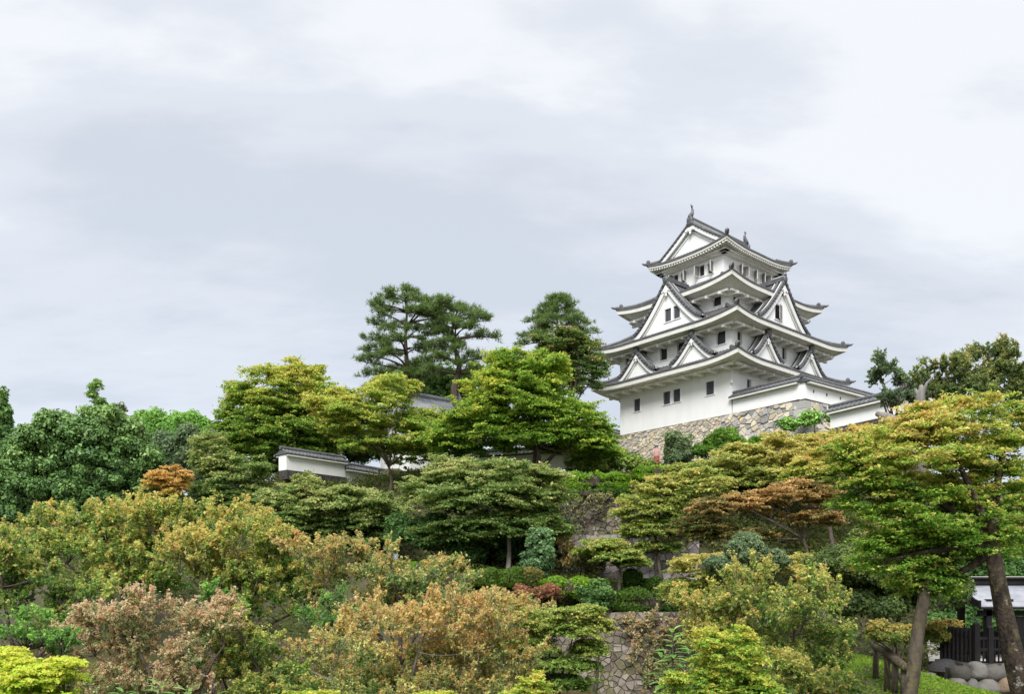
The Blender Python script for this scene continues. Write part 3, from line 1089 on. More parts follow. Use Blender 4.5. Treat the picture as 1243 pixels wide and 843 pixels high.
# castle stone base: faces under the left wall and the two low walls
rng = random.Random(5)
sb = empty('stone_rampart', (CO[0], CO[1], 7.0))
tag(sb, 'warm fitted stone base under the keep and its low wall, with a grey cornerstone edge', 'stone wall')
st, bk = MB(), MB()
off = np.array([CO[0], CO[1], 7.0])
BAT = .26
H_ = 5.2
A0 = np.array([*LW(0.0, 11.3), 0])
C0 = np.array([*LW(0.0, -5.62), 0])
E0 = C0 + np.array([.825, .565, 0]) * 9.6
for a, b, cols, cw, ch in ((A0, C0, WARM, .52, .36), (C0, E0, WARM, .5, .4)):
    d = b - a
    L_ = np.linalg.norm(d)
    A = d / L_
    N_ = np.array([A[1], -A[0], 0])
    if L_ > 12:      # the last stretch towards the corner is of larger grey stones
        masonry(st, a + N_ * BAT * H_ + [0, 0, 7.0] - off, A, np.array([0, 0, 1]) - N_ * BAT, N_, L_ - 6.3, H_, .31, .19, WARM, rng, .16, .008)
        masonry(st, a + A * (L_ - 6.3) + N_ * BAT * H_ + [0, 0, 7.0] - off, A, np.array([0, 0, 1]) - N_ * BAT, N_, 6.3 - .35, H_, .46, .31, WARM[:4] + GREY * 2, rng, .18, .01)
    else:
        masonry(st, a + A * .5 + N_ * BAT * H_ + [0, 0, 7.0] - off, A, np.array([0, 0, 1]) - N_ * BAT, N_, L_ - .5, H_, .5, .4, WARM + GREY, rng, .18, .01)
    Q0 = a + N_ * (BAT * H_ - .02) + [0, 0, 7.0] - off
    T0 = a - N_ * .02 + [0, 0, 7.0 + H_] - off
    bk.add([Q0, Q0 + A * (L_ + (1.1 if L_ > 12 else 0)), T0 + A * L_, T0, T0 + A * L_ - N_ * 3, T0 - N_ * 3], [(0, 1, 2, 3), (3, 2, 4, 5)])
# dressed cornerstones laid long and short up the corner
dA = (C0 - A0) / np.linalg.norm(C0 - A0)
dE = (E0 - C0) / np.linalg.norm(E0 - C0)
nA = np.array([dA[1], -dA[0], 0])
quoins(st, C0, dA, dE, 7.0, H_, BAT, off, rng, (.34, .335, .32))
# flat capstones along the top edge
q = 0
LA = np.linalg.norm(C0 - A0)
while q < LA - .9:
    l_ = rng.uniform(.5, 1.0)
    a = A0 + dA * q + [0, 0, 7.0 + H_ - .05] - off
    s_ = rng.uniform(.7, 1.1)
    vs = [a + dA * u + nA * v_ + [0, 0, z] for z in (-.14, .06) for u, v_ in ((.01, .12), (l_ - .01, .13), (l_ - .01, -.5), (.01, -.5))]
    st.add(vs, [(0, 1, 5, 4), (4, 5, 6, 7), (1, 2, 6, 5), (3, 0, 4, 7)], (.24 * s_, .22 * s_, .18 * s_))
    q += l_
st.build('stone_face', M['stone'], sb, col=True)
bk.build('wall_core', M['stone_back'], sb)

# retaining walls on the slope
a_, b_ = pix(655, 640, 47.5), pix(756, 640, 46.0)
retaining('stone_wall', 'upper grey retaining wall below the bright hedge, streaked with dry vines', (a_[0], a_[1]), (b_[0], b_[1]), 1.6, 5.5, .3, .24, MOSS, seed=3, depth=.08, returns=[((b_[0], b_[1]), (b_[0] + 2.6, b_[1] + 1.2))])
a_, b_ = pix(690, 700, 43), pix(850, 700, 40.5)
retaining('stone_wall', 'middle retaining wall of purple-grey rubble above the dark clipped hedge', (a_[0], a_[1]), (b_[0], b_[1]), -.3, 2.6, .36, .3, PURP, batter=.5, seed=4, depth=.08)
a_, b_ = pix(741, 800, 34.6), pix(862, 800, 34.9)
l_ = pix(560, 760, 36.0)
retaining('stone_wall', 'lower corner of tall stone wall under the dark clipped hedge', (a_[0], a_[1]), (b_[0], b_[1]), -6.6, -1.35, .36, .22, MOSS, batter=.05, seed=7, returns=[((l_[0], l_[1]), (a_[0], a_[1]))], depth=.09)

# ------------------------------------------------------------------ vegetation
PAL = dict(   # leaf colours from the green of a kind to its autumn colour
    evergreen=[(.030, .066, .020), (.068, .13, .035), (.135, .21, .06)],
    fresh=[(.05, .11, .025), (.10, .20, .04), (.17, .28, .06)],
    greygreen=[(.045, .075, .035), (.085, .125, .06), (.15, .19, .095)],
    bluegreen=[(.035, .075, .028), (.075, .135, .055), (.15, .235, .105)],
    pine=[(.075, .135, .035), (.16, .25, .07), (.27, .37, .11)],
    maple_green=[(.045, .10, .012), (.105, .185, .024), (.20, .265, .04), (.39, .31, .05)],
    maple_mix=[(.045, .10, .014), (.115, .19, .03), (.235, .27, .05), (.40, .29, .07)],
    maple_dark=[(.03, .068, .018), (.068, .125, .03), (.145, .19, .055), (.27, .26, .10)],
    maple_olive=[(.045, .09, .018), (.10, .16, .03), (.19, .23, .055), (.33, .27, .085)],
    redgreen=[(.04, .08, .02), (.09, .13, .03), (.20, .17, .05), (.33, .15, .05)],
    brown=[(.05, .07, .02), (.12, .11, .035), (.25, .16, .06), (.40, .23, .10)],
    orange=[(.13, .16, .03), (.28, .24, .05), (.42, .26, .08), (.46, .22, .08)],
    yellow=[(.07, .16, .022), (.17, .25, .035), (.33, .31, .055), (.46, .29, .07)],
    right_maple=[(.045, .115, .013), (.105, .195, .024), (.21, .26, .045), (.40, .29, .08), (.47, .25, .09)],
    olive_yellow=[(.045, .10, .018), (.11, .18, .034), (.21, .24, .055), (.38, .28, .08), (.48, .25, .08)],
    rust=[(.06, .12, .028), (.14, .19, .055), (.27, .24, .08), (.41, .26, .09), (.46, .21, .09)],
    pink=[(.08, .14, .04), (.17, .19, .075), (.33, .24, .13), (.44, .25, .15), (.48, .22, .14)],
    lime=[(.15, .29, .02), (.27, .43, .035), (.40, .52, .06), (.50, .48, .06)],
    hedge=[(.06, .13, .012), (.13, .25, .02), (.23, .38, .03)],
    hedge_dark=[(.03, .07, .01), (.055, .12, .014), (.11, .18, .025)],
    clip_rust=[(.05, .09, .016), (.14, .15, .035), (.36, .21, .07)],
    bigleaf=[(.12, .30, .05), (.24, .46, .10), (.42, .62, .22)],
    scrub=[(.04, .065, .02), (.085, .12, .035), (.16, .17, .05), (.26, .21, .08)],
    redleaf=[(.06, .09, .025), (.12, .08, .035), (.22, .09, .06), (.28, .17, .07)],
    grass=[(.10, .20, .02), (.20, .36, .03), (.32, .42, .06)],
)


def ramp(pal, t):
    P = np.array(PAL[pal])
    t = np.clip(t, 0, .9999) * (len(P) - 1)
    i = t.astype(int)
    f = (t - i)[:, None]
    return P[i] * (1 - f) + P[i + 1] * f


def unit(v):
    return v / (np.linalg.norm(v, axis=-1, keepdims=True) + 1e-9)


def leaves(P, Nn, size, rng, col, aspect=.62, fold=.18):
    """pointed four-cornered leaves at P facing Nn"""
    n = len(P)
    Nn = unit(Nn)
    r = rng.normal(size=(n, 3))
    a = unit(np.cross(Nn, r))
    b = np.cross(Nn, a)
    s = (size * np.clip(rng.lognormal(-.06, .38, n), .35, 2.0))[:, None]
    V = np.empty((n, 4, 3), np.float32)
    V[:, 0] = P - a * s * .5
    V[:, 1] = P + b * s * .5 * aspect + Nn * s * fold
    V[:, 2] = P + a * s * .5
    V[:, 3] = P - b * s * .5 * aspect + Nn * s * fold
    c = np.repeat(col[:, None, :], 4, 1)
    return V.reshape(-1, 3), np.arange(n * 4).reshape(-1, 4), c.reshape(-1, 3)


def tubes_np(S, E, r0, r1, n=3, bend=None):
    """many thin straight twigs at once"""
    m = len(S)
    d = unit(E - S)
    ref = np.where(np.abs(d[:, 2:3]) > .8, np.array([[1., 0, 0]]), np.array([[0, 0, 1.]]))
    a = unit(np.cross(d, ref))
    b = np.cross(d, a)
    V = np.empty((m, 2 * n, 3), np.float32)
    for k in range(n):
        o = a * math.cos(2 * math.pi * k / n) + b * math.sin(2 * math.pi * k / n)
        V[:, k] = S + o * np.reshape(r0, (-1, 1))
        V[:, n + k] = E + o * np.reshape(r1, (-1, 1))
    base = np.arange(m)[:, None, None] * 2 * n
    q = np.array([[k, (k + 1) % n, n + (k + 1) % n, n + k] for k in range(n)])
    return V.reshape(-1, 3), (base + q[None]).reshape(-1, 4)


def bez(a, c, b, n):
    t = np.linspace(0, 1, n)[:, None]
    return (1 - t) ** 2 * a + 2 * t * (1 - t) * c + t * t * b


def sample_shell(rng, C, Rr, n, inner=.55, low=-.6):
    """points through the outer part of an ellipsoid's volume, few from its underside"""
    d = unit(rng.normal(size=(n * 3, 3)))
    d = d[d[:, 2] > low][:n]
    ph = rng.uniform(0, 6.3, 3)
    bump = 1 + .2 * np.sin(d[:, 0] * 5 + ph[0]) * np.sin(d[:, 1] * 5 + ph[1]) + .09 * np.sin(d[:, 2] * 7 + d[:, 0] * 4 + ph[2])
    r = (inner ** 3 + (1 - inner ** 3) * rng.uniform(0, 1, len(d))) ** (1 / 3) * bump
    return C + d * Rr * r[:, None], d, r


def plant(name, label, cat, Y, lobes, mode, pal, padpx, leafpx=3.2, dens=1.0, base=None, group=None, seed=0, bark='bark',
          tone=.45, spread=.28, htone=.25, trunk_r=None, stems=1, base_z=None, depth=.9, limbs=6, fork=.45, gloss=False,
          lean=0, low=-.55, flat=.20, cover=1.0, twigs=True, inner=.55, fork_xy=None, ragged=.14, speck=.0, frac=None):
    """a tree or shrub: tapered trunk and limbs reaching into foliage massed to fill the given lobes"""
    rng = np.random.default_rng(seed + 17)
    if mode != 'ball' and Y > 10:
        leafpx *= .84
        padpx *= .85
    px_m = Y / F
    frac = {'spray': 7, 'pad': 3, 'ball': 3}[mode] if frac is None else frac
    Cs, Rs = [], []
    if frac:
        lb2 = [] if mode == 'spray' else [(*lb[:2], lb[2] * .95, lb[3] * .95, *lb[4:]) for lb in lobes]
        for lb in lobes:
            for _ in range(frac):
                if mode == 'spray':
                    an, rr, k = rng.uniform(0, 6.283), rng.uniform(.25, .85), rng.uniform(.34, .6)
                else:
                    an, rr, k = rng.uniform(-.5, 3.64), rng.uniform(.66, .88), rng.uniform(.2, .36)
                lb2.append((lb[0] + lb[2] * rr * math.cos(an), lb[1] - lb[3] * rr * math.sin(an), lb[2] * k, lb[3] * k * 1.1, (lb[4] if len(lb) > 4 else 0) + lb[2] * Y / F * rng.uniform(-.7, .7) * depth))
        lobes = lb2
    for lb in lobes:
        x, y, rx, ry = lb[:4]
        dy = lb[4] if len(lb) > 4 else 0
        Cs.append(pix(x, y, Y + dy))
        Rs.append(np.array([rx, rx * depth, ry]) * (Y + dy) / F)
    Cs, Rs = np.array(Cs), np.array(Rs)
    cen = (Cs * (Rs[:, :1] * Rs[:, 2:])).sum(0) / (Rs[:, :1] * Rs[:, 2:]).sum()
    if base is None:
        bx, by = cen[0], cen[1]
        bz = ground(bx, by) if base_z is None else base_z
    else:
        q = pix(base[0], base[1], base[2] if len(base) > 2 else Y)
        bx, by = q[0], q[1]
        bz = q[2] if base_z is None else base_z
        if base_z is None:
            bz = min(bz, max(ground(bx, by), bz - .5)) if True else bz
    B = np.array([bx, by, bz - .15])
    root = empty(name, B + [0, 0, .15])
    tag(root, label, cat, group)
    pr = padpx * px_m
    lf = leafpx * px_m
    PC, PD, PO = [], [], []
    zlo, zhi = (Cs[:, 2] - Rs[:, 2]).min(), (Cs[:, 2] + Rs[:, 2]).max()
    for C, Rr in zip(Cs, Rs):
        cov = cover * ({'spray': .62, 'pad': 1.0, 'ball': 1.0}[mode] if frac else 1)
        area = 4 * math.pi * ((Rr[0] * Rr[2]) ** 1.6 * 2 / 3 + (Rr[0] * Rr[1]) ** 1.6 / 3) ** (1 / 1.6)
        n = max(3, int(cov * 1.25 * area / (math.pi * pr * pr * (.75 if mode == 'pad' else 1))))
        p, d, r = sample_shell(rng, C, np.maximum(Rr - np.array([pr, pr, pr * (.3 if mode == 'pad' else 1)]) * .75, Rr * .25), n, inner, low)
        out_ = rng.uniform(size=len(p)) < ragged
        p = np.where(out_[:, None], C + (p - C) * (1 + rng.uniform(.12, .34, (len(p), 1))), p)
        PC.append(p)
        PD.append(d)
        PO.append(out_)
    PC, PD, PO = np.concatenate(PC), np.concatenate(PD), np.concatenate(PO)
    npd = len(PC)
    prs = pr * rng.uniform(.6, 1.3, npd) * np.where(PO, .6, 1)
    # tone of each spray: drifts through the crown
    f1, f2 = rng.uniform(.6, 1.2) / max(pr * 3, .3), rng.uniform(0, 6.3, 4)
    drift = np.sin(PC[:, 0] * f1 + f2[0]) * np.sin(PC[:, 1] * f1 + f2[1]) * .6 + np.sin(PC[:, 2] * f1 * 1.3 + f2[2] + PC[:, 0] * f1 * .6) * .4
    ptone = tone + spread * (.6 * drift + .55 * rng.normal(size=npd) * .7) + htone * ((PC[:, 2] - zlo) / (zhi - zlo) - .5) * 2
    LP, LN, LT = [], [], []
    TS, TE, TR = [], [], []
    k_leaf = dens * 1.15
    for i in range(npd):
        c, d, q = PC[i], PD[i], prs[i]
        if mode == 'pad':
            # a flat fan: one shoot running outwards, side twigs to both sides, leaves laid along them in a plane
            m = 9
            h = np.array([d[0], d[1], 0.0]) + rng.normal(size=3) * [.55, .55, 0]
            h = unit(h + 1e-3) + np.array([0, 0, rng.uniform(-.12, .28) + .25 * max(0, d[2])])
            h = unit(h)
            sd = unit(np.cross(h, [0, 0, 1.0]) + np.array([0, 0, rng.normal() * .16]))
            ln = np.empty(m)
            s0, tw = np.empty((m, 3)), np.empty((m, 3))
            L0 = q * rng.uniform(1.5, 2.3)
            s0[0], tw[0], ln[0] = c - h * L0 * .5, h, L0
            tb_ = np.linspace(.12, .88, m - 1) + rng.normal(size=m - 1) * .03
            sg = np.where(np.arange(m - 1) % 2, 1, -1)[:, None]
            s0[1:] = s0[0] + h * (L0 * tb_)[:, None]
            tw[1:] = unit(h * rng.uniform(.35, .9, (m - 1, 1)) + sd * sg + np.array([0, 0, .06]) + .12 * rng.normal(size=(m - 1, 3)))
            ln[1:] = L0 * .62 * (1.05 - .62 * np.abs(tb_ - .3)) * rng.uniform(.55, 1.15, m - 1)
            n = int(k_leaf * .95 * math.pi * q * q / (lf * lf * .31))
            k = rng.choice(m, n, p=ln / ln.sum())
            tt = rng.uniform(.05, 1.04, n)
            p = s0[k] + tw[k] * (ln[k] * tt)[:, None] + rng.normal(size=(n, 3)) * q * np.array([.15, .15, flat * .42])
            out_r = np.linalg.norm((p - s0[0])[:, :2], axis=1) / L0
            p[:, 2] -= .13 * L0 * out_r ** 2
            nn = np.array([0, 0, 1.0]) + .3 * h + .5 * rng.normal(size=(n, 3))
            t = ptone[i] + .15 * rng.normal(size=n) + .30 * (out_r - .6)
        elif mode == 'ball':
            n = int(k_leaf * 2.2 * math.pi * q * q / (lf * lf * .31))
            dd = unit(rng.normal(size=(n, 3)) + d * .8 + np.array([0, 0, .4]))
            rr = q * rng.uniform(.25, 1.25, n) ** .8 * (1 + .16 * np.sin(dd[:, 0] * 6 + i) * np.sin(dd[:, 2] * 6))
            p = c + dd * rr[:, None] * np.array([1, 1, .85])
            nn = dd + .55 * rng.normal(size=(n, 3)) + np.array([0, 0, .35])
            t = ptone[i] + .13 * rng.normal(size=n)
        else:   # spray: thin twigs fanning up and out with leaves strung along them
            m = 8
            main = unit(d * .55 + np.array([0, 0, .8]) + .38 * rng.normal(size=3))
            L0 = q * rng.uniform(1.4, 3.0)
            up, ln, s0 = np.empty((m, 3)), np.empty(m), np.empty((m, 3))
            s0[0], up[0], ln[0] = c - main * L0 * .5, main, L0
            tb_ = rng.uniform(.1, .92, m - 1)
            s0[1:] = s0[0] + main * (L0 * tb_)[:, None]
            up[1:] = unit(main * .8 + .75 * rng.normal(size=(m - 1, 3)))
            ln[1:] = L0 * rng.uniform(.25, .6, m - 1) * (1.15 - tb_ * .7)
            TS.append(s0)
            TE.append(s0 + up * ln[:, None])
            TR.append(np.full(m, max(.003, .15 * lf)) * np.where(np.arange(m) == 0, 1.5, .9))
            n = int(k_leaf * 1.05 * math.pi * q * q / (lf * lf * .31))
            k = rng.choice(m, n, p=ln / ln.sum())
            tt = rng.uniform(.1, 1.05, n)
            p = s0[k] + up[k] * (ln[k] * tt)[:, None] + .09 * q * rng.normal(size=(n, 3))
            nn = rng.normal(size=(n, 3)) + np.array([0, -.1, .8])
            tip = ((p - s0[0]) @ main) / L0
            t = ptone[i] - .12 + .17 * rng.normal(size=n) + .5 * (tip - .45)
        LP.append(p)
        LN.append(nn)
        LT.append(t)
    LP, LN, LT = np.concatenate(LP), np.concatenate(LN), np.concatenate(LT)
    LT = LT + np.where(rng.uniform(size=len(LT)) < speck, rng.choice([-.45, .5], len(LT)), 0)
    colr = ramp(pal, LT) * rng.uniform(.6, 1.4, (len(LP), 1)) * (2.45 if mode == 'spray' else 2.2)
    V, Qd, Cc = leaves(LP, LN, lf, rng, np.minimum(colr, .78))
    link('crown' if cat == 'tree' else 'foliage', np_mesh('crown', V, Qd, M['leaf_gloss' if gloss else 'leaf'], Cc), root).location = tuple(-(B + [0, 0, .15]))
    # trunk, limbs
    mb = MB()
    hgt = zhi - bz
    tr_ = trunk_r or max(.05, hgt * .022)
    crown_c = Cs[np.argmax(Rs[:, 0])]
    fk = B + np.array([(crown_c[0] - B[0]) * .35, (crown_c[1] - B[1]) * .35, 0]) + np.array([0, 0, max(.4, (cen[2] - B[2]) * fork + .15)])
    if fork_xy is not None:
        fk = pix(fork_xy[0], fork_xy[1], fork_xy[2] if len(fork_xy) > 2 else Y)
    side = np.array([rng.normal() * .06 * hgt, rng.normal() * .06 * hgt, 0])
    bases = [B + np.array([rng.normal(), rng.normal(), 0]) * tr_ * 1.6 * (stems > 1) for _ in range(stems)]
    forks = [fk + (np.array([rng.normal(), rng.normal() * .7, rng.normal() * .3]) * .12 * hgt if stems > 1 else 0) for _ in range(stems)]
    for b_, f_ in zip(bases, forks):
        if tr_ > .2:
            pts = bez(b_, (b_ + f_) / 2 + side * .3, f_, 40)
            v0 = len(mb.v)
            mb.tube(pts, [tr_ * (1 - .34 * k / 39) * (1 + .25 * math.exp(-k / 4.0)) for k in range(40)], 28)
            for iv in range(v0, len(mb.v)):
                k, a_ = divmod(iv - v0, 28)
                ax_ = pts[min(k, 39)]
                th = a_ / 28 * 6.283
                e_ = 1 + .055 * math.sin(th * 3 + k * .21) + .05 * math.sin(th * 7 + 1.7 * math.sin(k * .3)) + .035 * math.sin(th * 11 + k * .9) + .03 * math.sin(k * 1.3 + th * 2)
                mb.v[iv] = tuple(ax_ + (np.array(mb.v[iv]) - ax_) * e_)
            continue
        pts = bez(b_, (b_ + f_) / 2 + side, f_, 7)
        mb.tube(pts, [tr_ * (1.25 if k == 0 else 1) * (1 - .42 * k / 6) for k in range(7)], 8)
    # main limbs to spread-out pads
    sel = [int(rng.integers(npd))]
    dist = np.linalg.norm(PC - PC[sel[0]], axis=1)
    for _ in range(min(limbs, npd) - 1):
        j = int(dist.argmax())
        sel.append(j)
        dist = np.minimum(dist, np.linalg.norm(PC - PC[j], axis=1))
    nodes, nrad = [], []
    for j in sel:
        f_ = forks[int(rng.integers(stems))]
        e_ = f_ + (PC[j] - f_) * .8
        ctl = f_ + (e_ - f_) * np.array([.3, .3, .62]) + rng.normal(size=3) * .05 * np.linalg.norm(e_ - f_)
        pts = bez(f_, ctl, e_, 8)
        rad = np.linspace(tr_ * .5, max(.012, tr_ * .12), 8)
        mb.tube(pts, list(rad), 6)
        nodes.append(pts[2:])
        nrad.append(rad[2:])
    nodes, nrad = np.concatenate(nodes), np.concatenate(nrad)
    for i in range(npd):
        if i in sel:
            continue
        if npd > 90 and rng.uniform() > 90 / npd:
            continue
        dd = np.linalg.norm(nodes - PC[i], axis=1) + 1.2 * np.maximum(0, nodes[:, 2] - PC[i][2])
        j = int(dd.argmin())
        if dd[j] > 6:
            continue
        ctl = nodes[j] * .5 + PC[i] * .5 + np.array([0, 0, -.1 * dd[j]]) + rng.normal(size=3) * .06 * dd[j]
        pts = bez(nodes[j], ctl, PC[i], 5)
        r0 = min(nrad[j] * .65, max(.01, .02 * dd[j] + .006))
        mb.tube(pts, [r0, r0 * .8, r0 * .6, r0 * .45, r0 * .3], 4, cap=False)
    to = mb.build('trunk' if cat == 'tree' else 'stems', M[bark], root, smooth=True)
    to.location = tuple(-(B + [0, 0, .15]))
    if TS:
        V, Qd = tubes_np(np.concatenate(TS), np.concatenate(TE), np.concatenate(TR), np.concatenate(TR) * .4)
        link('twigs', np_mesh('twigs', V, Qd, M['bark_pale']), root).location = tuple(-(B + [0, 0, .15]))
    return root


def pine(label, Y, base, top, tiers, seed, trunk_r=.28, lean=(0, 0), dens=1.0, crook=.5):
    """an open pine: bare limbs carry flat pads of needle tufts; tiers = (py, left px, right px)"""
    rng = np.random.default_rng(seed)
    pm = Y / F
    b = pix(base[0], base[1], Y)
    t = pix(top[0], top[1], Y + lean[1])
    root = empty('pine_tree', b)
    tag(root, label, 'tree', 'pines on the hilltop')
    mb = MB()
    n = 14
    sp = np.array([b + (t - b) * (k / n) + np.array([math.sin(k * .9 + seed) * .12 * crook, math.cos(k * .7 + seed) * .12, 0]) for k in range(n + 1)])
    mb.tube(sp, [trunk_r * (1 - .86 * (k / n)) for k in range(n + 1)], 8)
    TP, TD = [], []
    for py, xl, xr in tiers:
        z = (HY - py) / F * Y
        k = np.clip((z - b[2]) / (t[2] - b[2]), .05, .99)
        o = b + (t - b) * k
        for q in range(7):
            an = [0, math.pi, .75, 2.4, 3.9, 5.5, 4.7][q] + rng.normal() * .22
            xo = (math.cos(an))
            reach = ((xr - CX) / F * Y - o[0]) if xo > 0 else (o[0] - (xl - CX) / F * Y)
            ln = max(.5, reach * (1.0 if q < 2 else rng.uniform(.65, .95)))
            dr = np.array([math.cos(an), math.sin(an) * .9, 0])
            end = o + dr * ln + np.array([0, 0, ln * rng.uniform(-.10, .06)])
            st_ = o + np.array([0, 0, -.1 * ln + rng.normal() * .12])
            pts = bez(st_, (st_ + end) / 2 + np.array([0, 0, .14 * ln + rng.normal() * .08 * ln]), end, 8)
            mb.tube(pts, list(np.linspace(max(.03, .032 * ln), .012, 8)), 5)
            m = int(5 + ln * 4.2)
            for _ in range(m):
                s = rng.uniform(.34, 1.0) ** .8
                j = min(6, int(s * 7))
                p0 = pts[j] + (pts[j + 1] - pts[j]) * (s * 7 - j)
                sd = np.array([-dr[1], dr[0], 0]) * rng.normal() * .38 * ln * (1.15 - s) + dr * rng.uniform(0, .3) + np.array([0, 0, rng.uniform(.05, .32)])
                p1 = p0 + sd * min(1.0, 1.1 / (np.linalg.norm(sd) + .01))
                mb.tube([p0, (p0 + p1) / 2 + [0, 0, -.03], p1], [.018, .013, .008], 3, cap=False)
                for e in range(3):
                    TP.append(p1 + rng.normal(size=3) * [.17, .17, .07])
                    TD.append(unit(np.array([*(dr[:2] * .5 + rng.normal(size=2) * .4), 1.0])))
                TP.append((p0 + p1) / 2 + rng.normal(size=3) * [.1, .1, .05] + [0, 0, .05])
                TD.append(unit(np.array([*(rng.normal(size=2) * .5), 1.0])))
    mb.build('trunk', M['bark_pine'], root, smooth=True).location = tuple(-b)
    TP, TD = np.array(TP), np.array(TD)
    m = int(10 * dens)
    P = np.repeat(TP, m, 0)
    D = unit(np.repeat(TD, m, 0) * .75 + rng.normal(size=P.shape) * .75)
    L_ = rng.uniform(.18, .38, len(P))[:, None]
    sdv = unit(np.cross(D, rng.normal(size=P.shape))) * .017
    V = np.stack([P - sdv, P + sdv, P + D * L_ + sdv * .4, P + D * L_ - sdv * .4], 1).reshape(-1, 3)
    tn = np.repeat(rng.uniform(.2, .85, len(TP)), m) + rng.normal(size=len(P)) * .12
    c = np.repeat(ramp('pine', tn), 4, 0)
    link('crown', np_mesh('crown', V, np.arange(len(V)).reshape(-1, 4), M['leaf'], c), root).location = tuple(-b)
    return root


pine('tall spreading pine, left of the pair on the hilltop', 60, (494, 520), (493, 352),
     [(362, 462, 522), (374, 450, 545), (390, 444, 552), (408, 440, 530), (424, 437, 528), (442, 436, 526), (458, 438, 520), (474, 440, 515)], 3, .3, dens=1.1)
pine('leaning pine with a broad flat top reaching right, right of the hilltop pair', 58, (556, 510), (551, 372),
     [(376, 505, 560), (384, 515, 585), (394, 520, 600), (406, 530, 611), (422, 520, 560), (436, 512, 596), (452, 508, 590)], 8, .34, lean=(0, 0), dens=1.0, crook=2.0)
pine('pointed pine with drooping tiers close left of the keep', 61, (676, 520), (677, 360),
     [(366, 668, 688), (374, 660, 697), (384, 650, 706), (394, 640, 716), (405, 630, 724), (420, 628, 728), (438, 640, 731), (456, 660, 733), (474, 672, 732)], 12, .28)

# --- far left and skyline
plant('cedar_tree', 'narrow dark cedar cut by the left edge of the photo', 'tree', 82, [(4, 484, 5, 18), (4, 508, 11, 20), (4, 536, 17, 24)], 'ball', 'evergreen', 5, 3, seed=1, frac=0, tone=.4, base_z=2)
plant('umbrella_pine', 'thin dark tree with a tufted top sticking up above the evergreens', 'tree', 74, [(116, 470, 10, 8), (112, 481, 8, 5), (121, 489, 9, 6), (116, 500, 10, 6)], 'ball', 'pine', 5, 2.8, seed=2, frac=0, tone=.1, dens=.7, trunk_r=.14)
plant('bare_topped_tree', 'sparse dark twiggy treetop right of the tufted thin tree', 'tree', 70, [(150, 503, 17, 11), (140, 515, 20, 14)], 'spray', 'scrub', 7, 2.8, seed=3, tone=.15, dens=.6)
plant('camphor_tree', 'big dark green round evergreen at the far left', 'tree', 56, [(98, 552, 74, 52), (122, 530, 54, 36), (146, 574, 50, 50), (70, 590, 60, 46), (120, 610, 60, 34)], 'ball', 'evergreen', 9.5, 3.3, seed=4, tone=.55, spread=.42, gloss=True, ragged=.2)
plant('evergreen_tree', 'dark evergreen cut by the left edge below the cedar', 'tree', 54, [(10, 584, 40, 44), (20, 625, 44, 38)], 'ball', 'evergreen', 9, 3.3, seed=5, tone=.45, spread=.4, gloss=True, ragged=.2)
plant('broadleaf_tree', 'light green broadleaf tree on the skyline between the dark evergreen and the tall yellow-green maple', 'tree', 74, [(212, 524, 42, 25), (178, 530, 30, 26), (246, 532, 28, 28), (212, 560, 52, 34)], 'ball', 'fresh', 9, 3.2, seed=6, tone=.5, ragged=.2)
plant('broadleaf_tree', 'grey-green tree behind the small orange maple', 'tree', 62, [(236, 562, 38, 44), (206, 550, 26, 28), (262, 600, 40, 36), (180, 590, 36, 34), (205, 625, 50, 26)], 'ball', 'greygreen', 9, 3.2, seed=7, tone=.35, ragged=.2)
plant('maple_tree', 'small bright orange maple against the dark evergreens at left', 'tree', 50, [(206, 580, 26, 15), (190, 588, 18, 12), (212, 597, 20, 12)], 'pad', 'orange', 7, 3, seed=8, tone=.62, group='maples')
plant('maple_tree', 'tall yellow-green maple rising above the left end of the white walls', 'tree', 58, [(338, 488, 58, 46), (362, 456, 34, 20), (298, 512, 38, 50), (390, 500, 48, 40), (345, 530, 70, 40), (300, 560, 44, 36)], 'pad', 'maple_mix', 13, 3.3, seed=9, tone=.34, group='maples', dens=.95, low=-.8, cover=1.3, speck=.12)
plant('maple_tree', 'dark layered maple below the tall yellow-green one, left of the white wall', 'tree', 53, [(282, 588, 48, 44), (308, 620, 46, 34), (258, 556, 26, 34), (260, 622, 36, 26)], 'pad', 'maple_dark', 12, 3.3, seed=10, tone=.42, group='maples', low=-.8, cover=1.2)
plant('maple_tree', 'small leaning maple with dark bare forks in front of the white wall', 'tree', 50, [(462, 503, 54, 34), (430, 515, 46, 26), (500, 535, 40, 30), (474, 472, 32, 20), (462, 541, 52, 8), (410, 500, 40, 26)], 'pad', 'maple_mix', 11, 3.1, seed=11, tone=.48, base=(471, 592), fork_xy=(472, 567), group='maples', dens=.75, trunk_r=.15, limbs=8, cover=1.0, speck=.12)
plant('broadleaf_tree', 'mid-green tree filling the gap behind the left white walls', 'tree', 64, [(395, 530, 50, 32), (445, 545, 56, 24), (350, 545, 40, 24), (485, 550, 36, 22)], 'ball', 'evergreen', 9, 3.2, seed=65, tone=.62, spread=.35, ragged=.2)
plant('maple_tree', 'yellow-green maple veiling the small white turret', 'tree', 55, [(526, 522, 36, 28), (498, 552, 32, 26), (545, 545, 30, 22)], 'pad', 'maple_mix', 10, 3.1, seed=50, tone=.4, group='maples', cover=.9, dens=.8)
plant('evergreen_tree', 'dark bushy evergreen under the hilltop pines', 'tree', 67, [(515, 466, 55, 22), (570, 474, 50, 26)], 'ball', 'evergreen', 9, 3.2, seed=12, tone=.75, spread=.3)
plant('maple_tree', 'maple with a reddish top between the round green maple and the pointed pine', 'tree', 56, [(682, 418, 36, 20), (706, 450, 32, 44), (664, 430, 24, 18)], 'pad', 'redgreen', 10, 3.1, seed=13, tone=.14, htone=.3, group='maples', dens=.85, speck=.1)
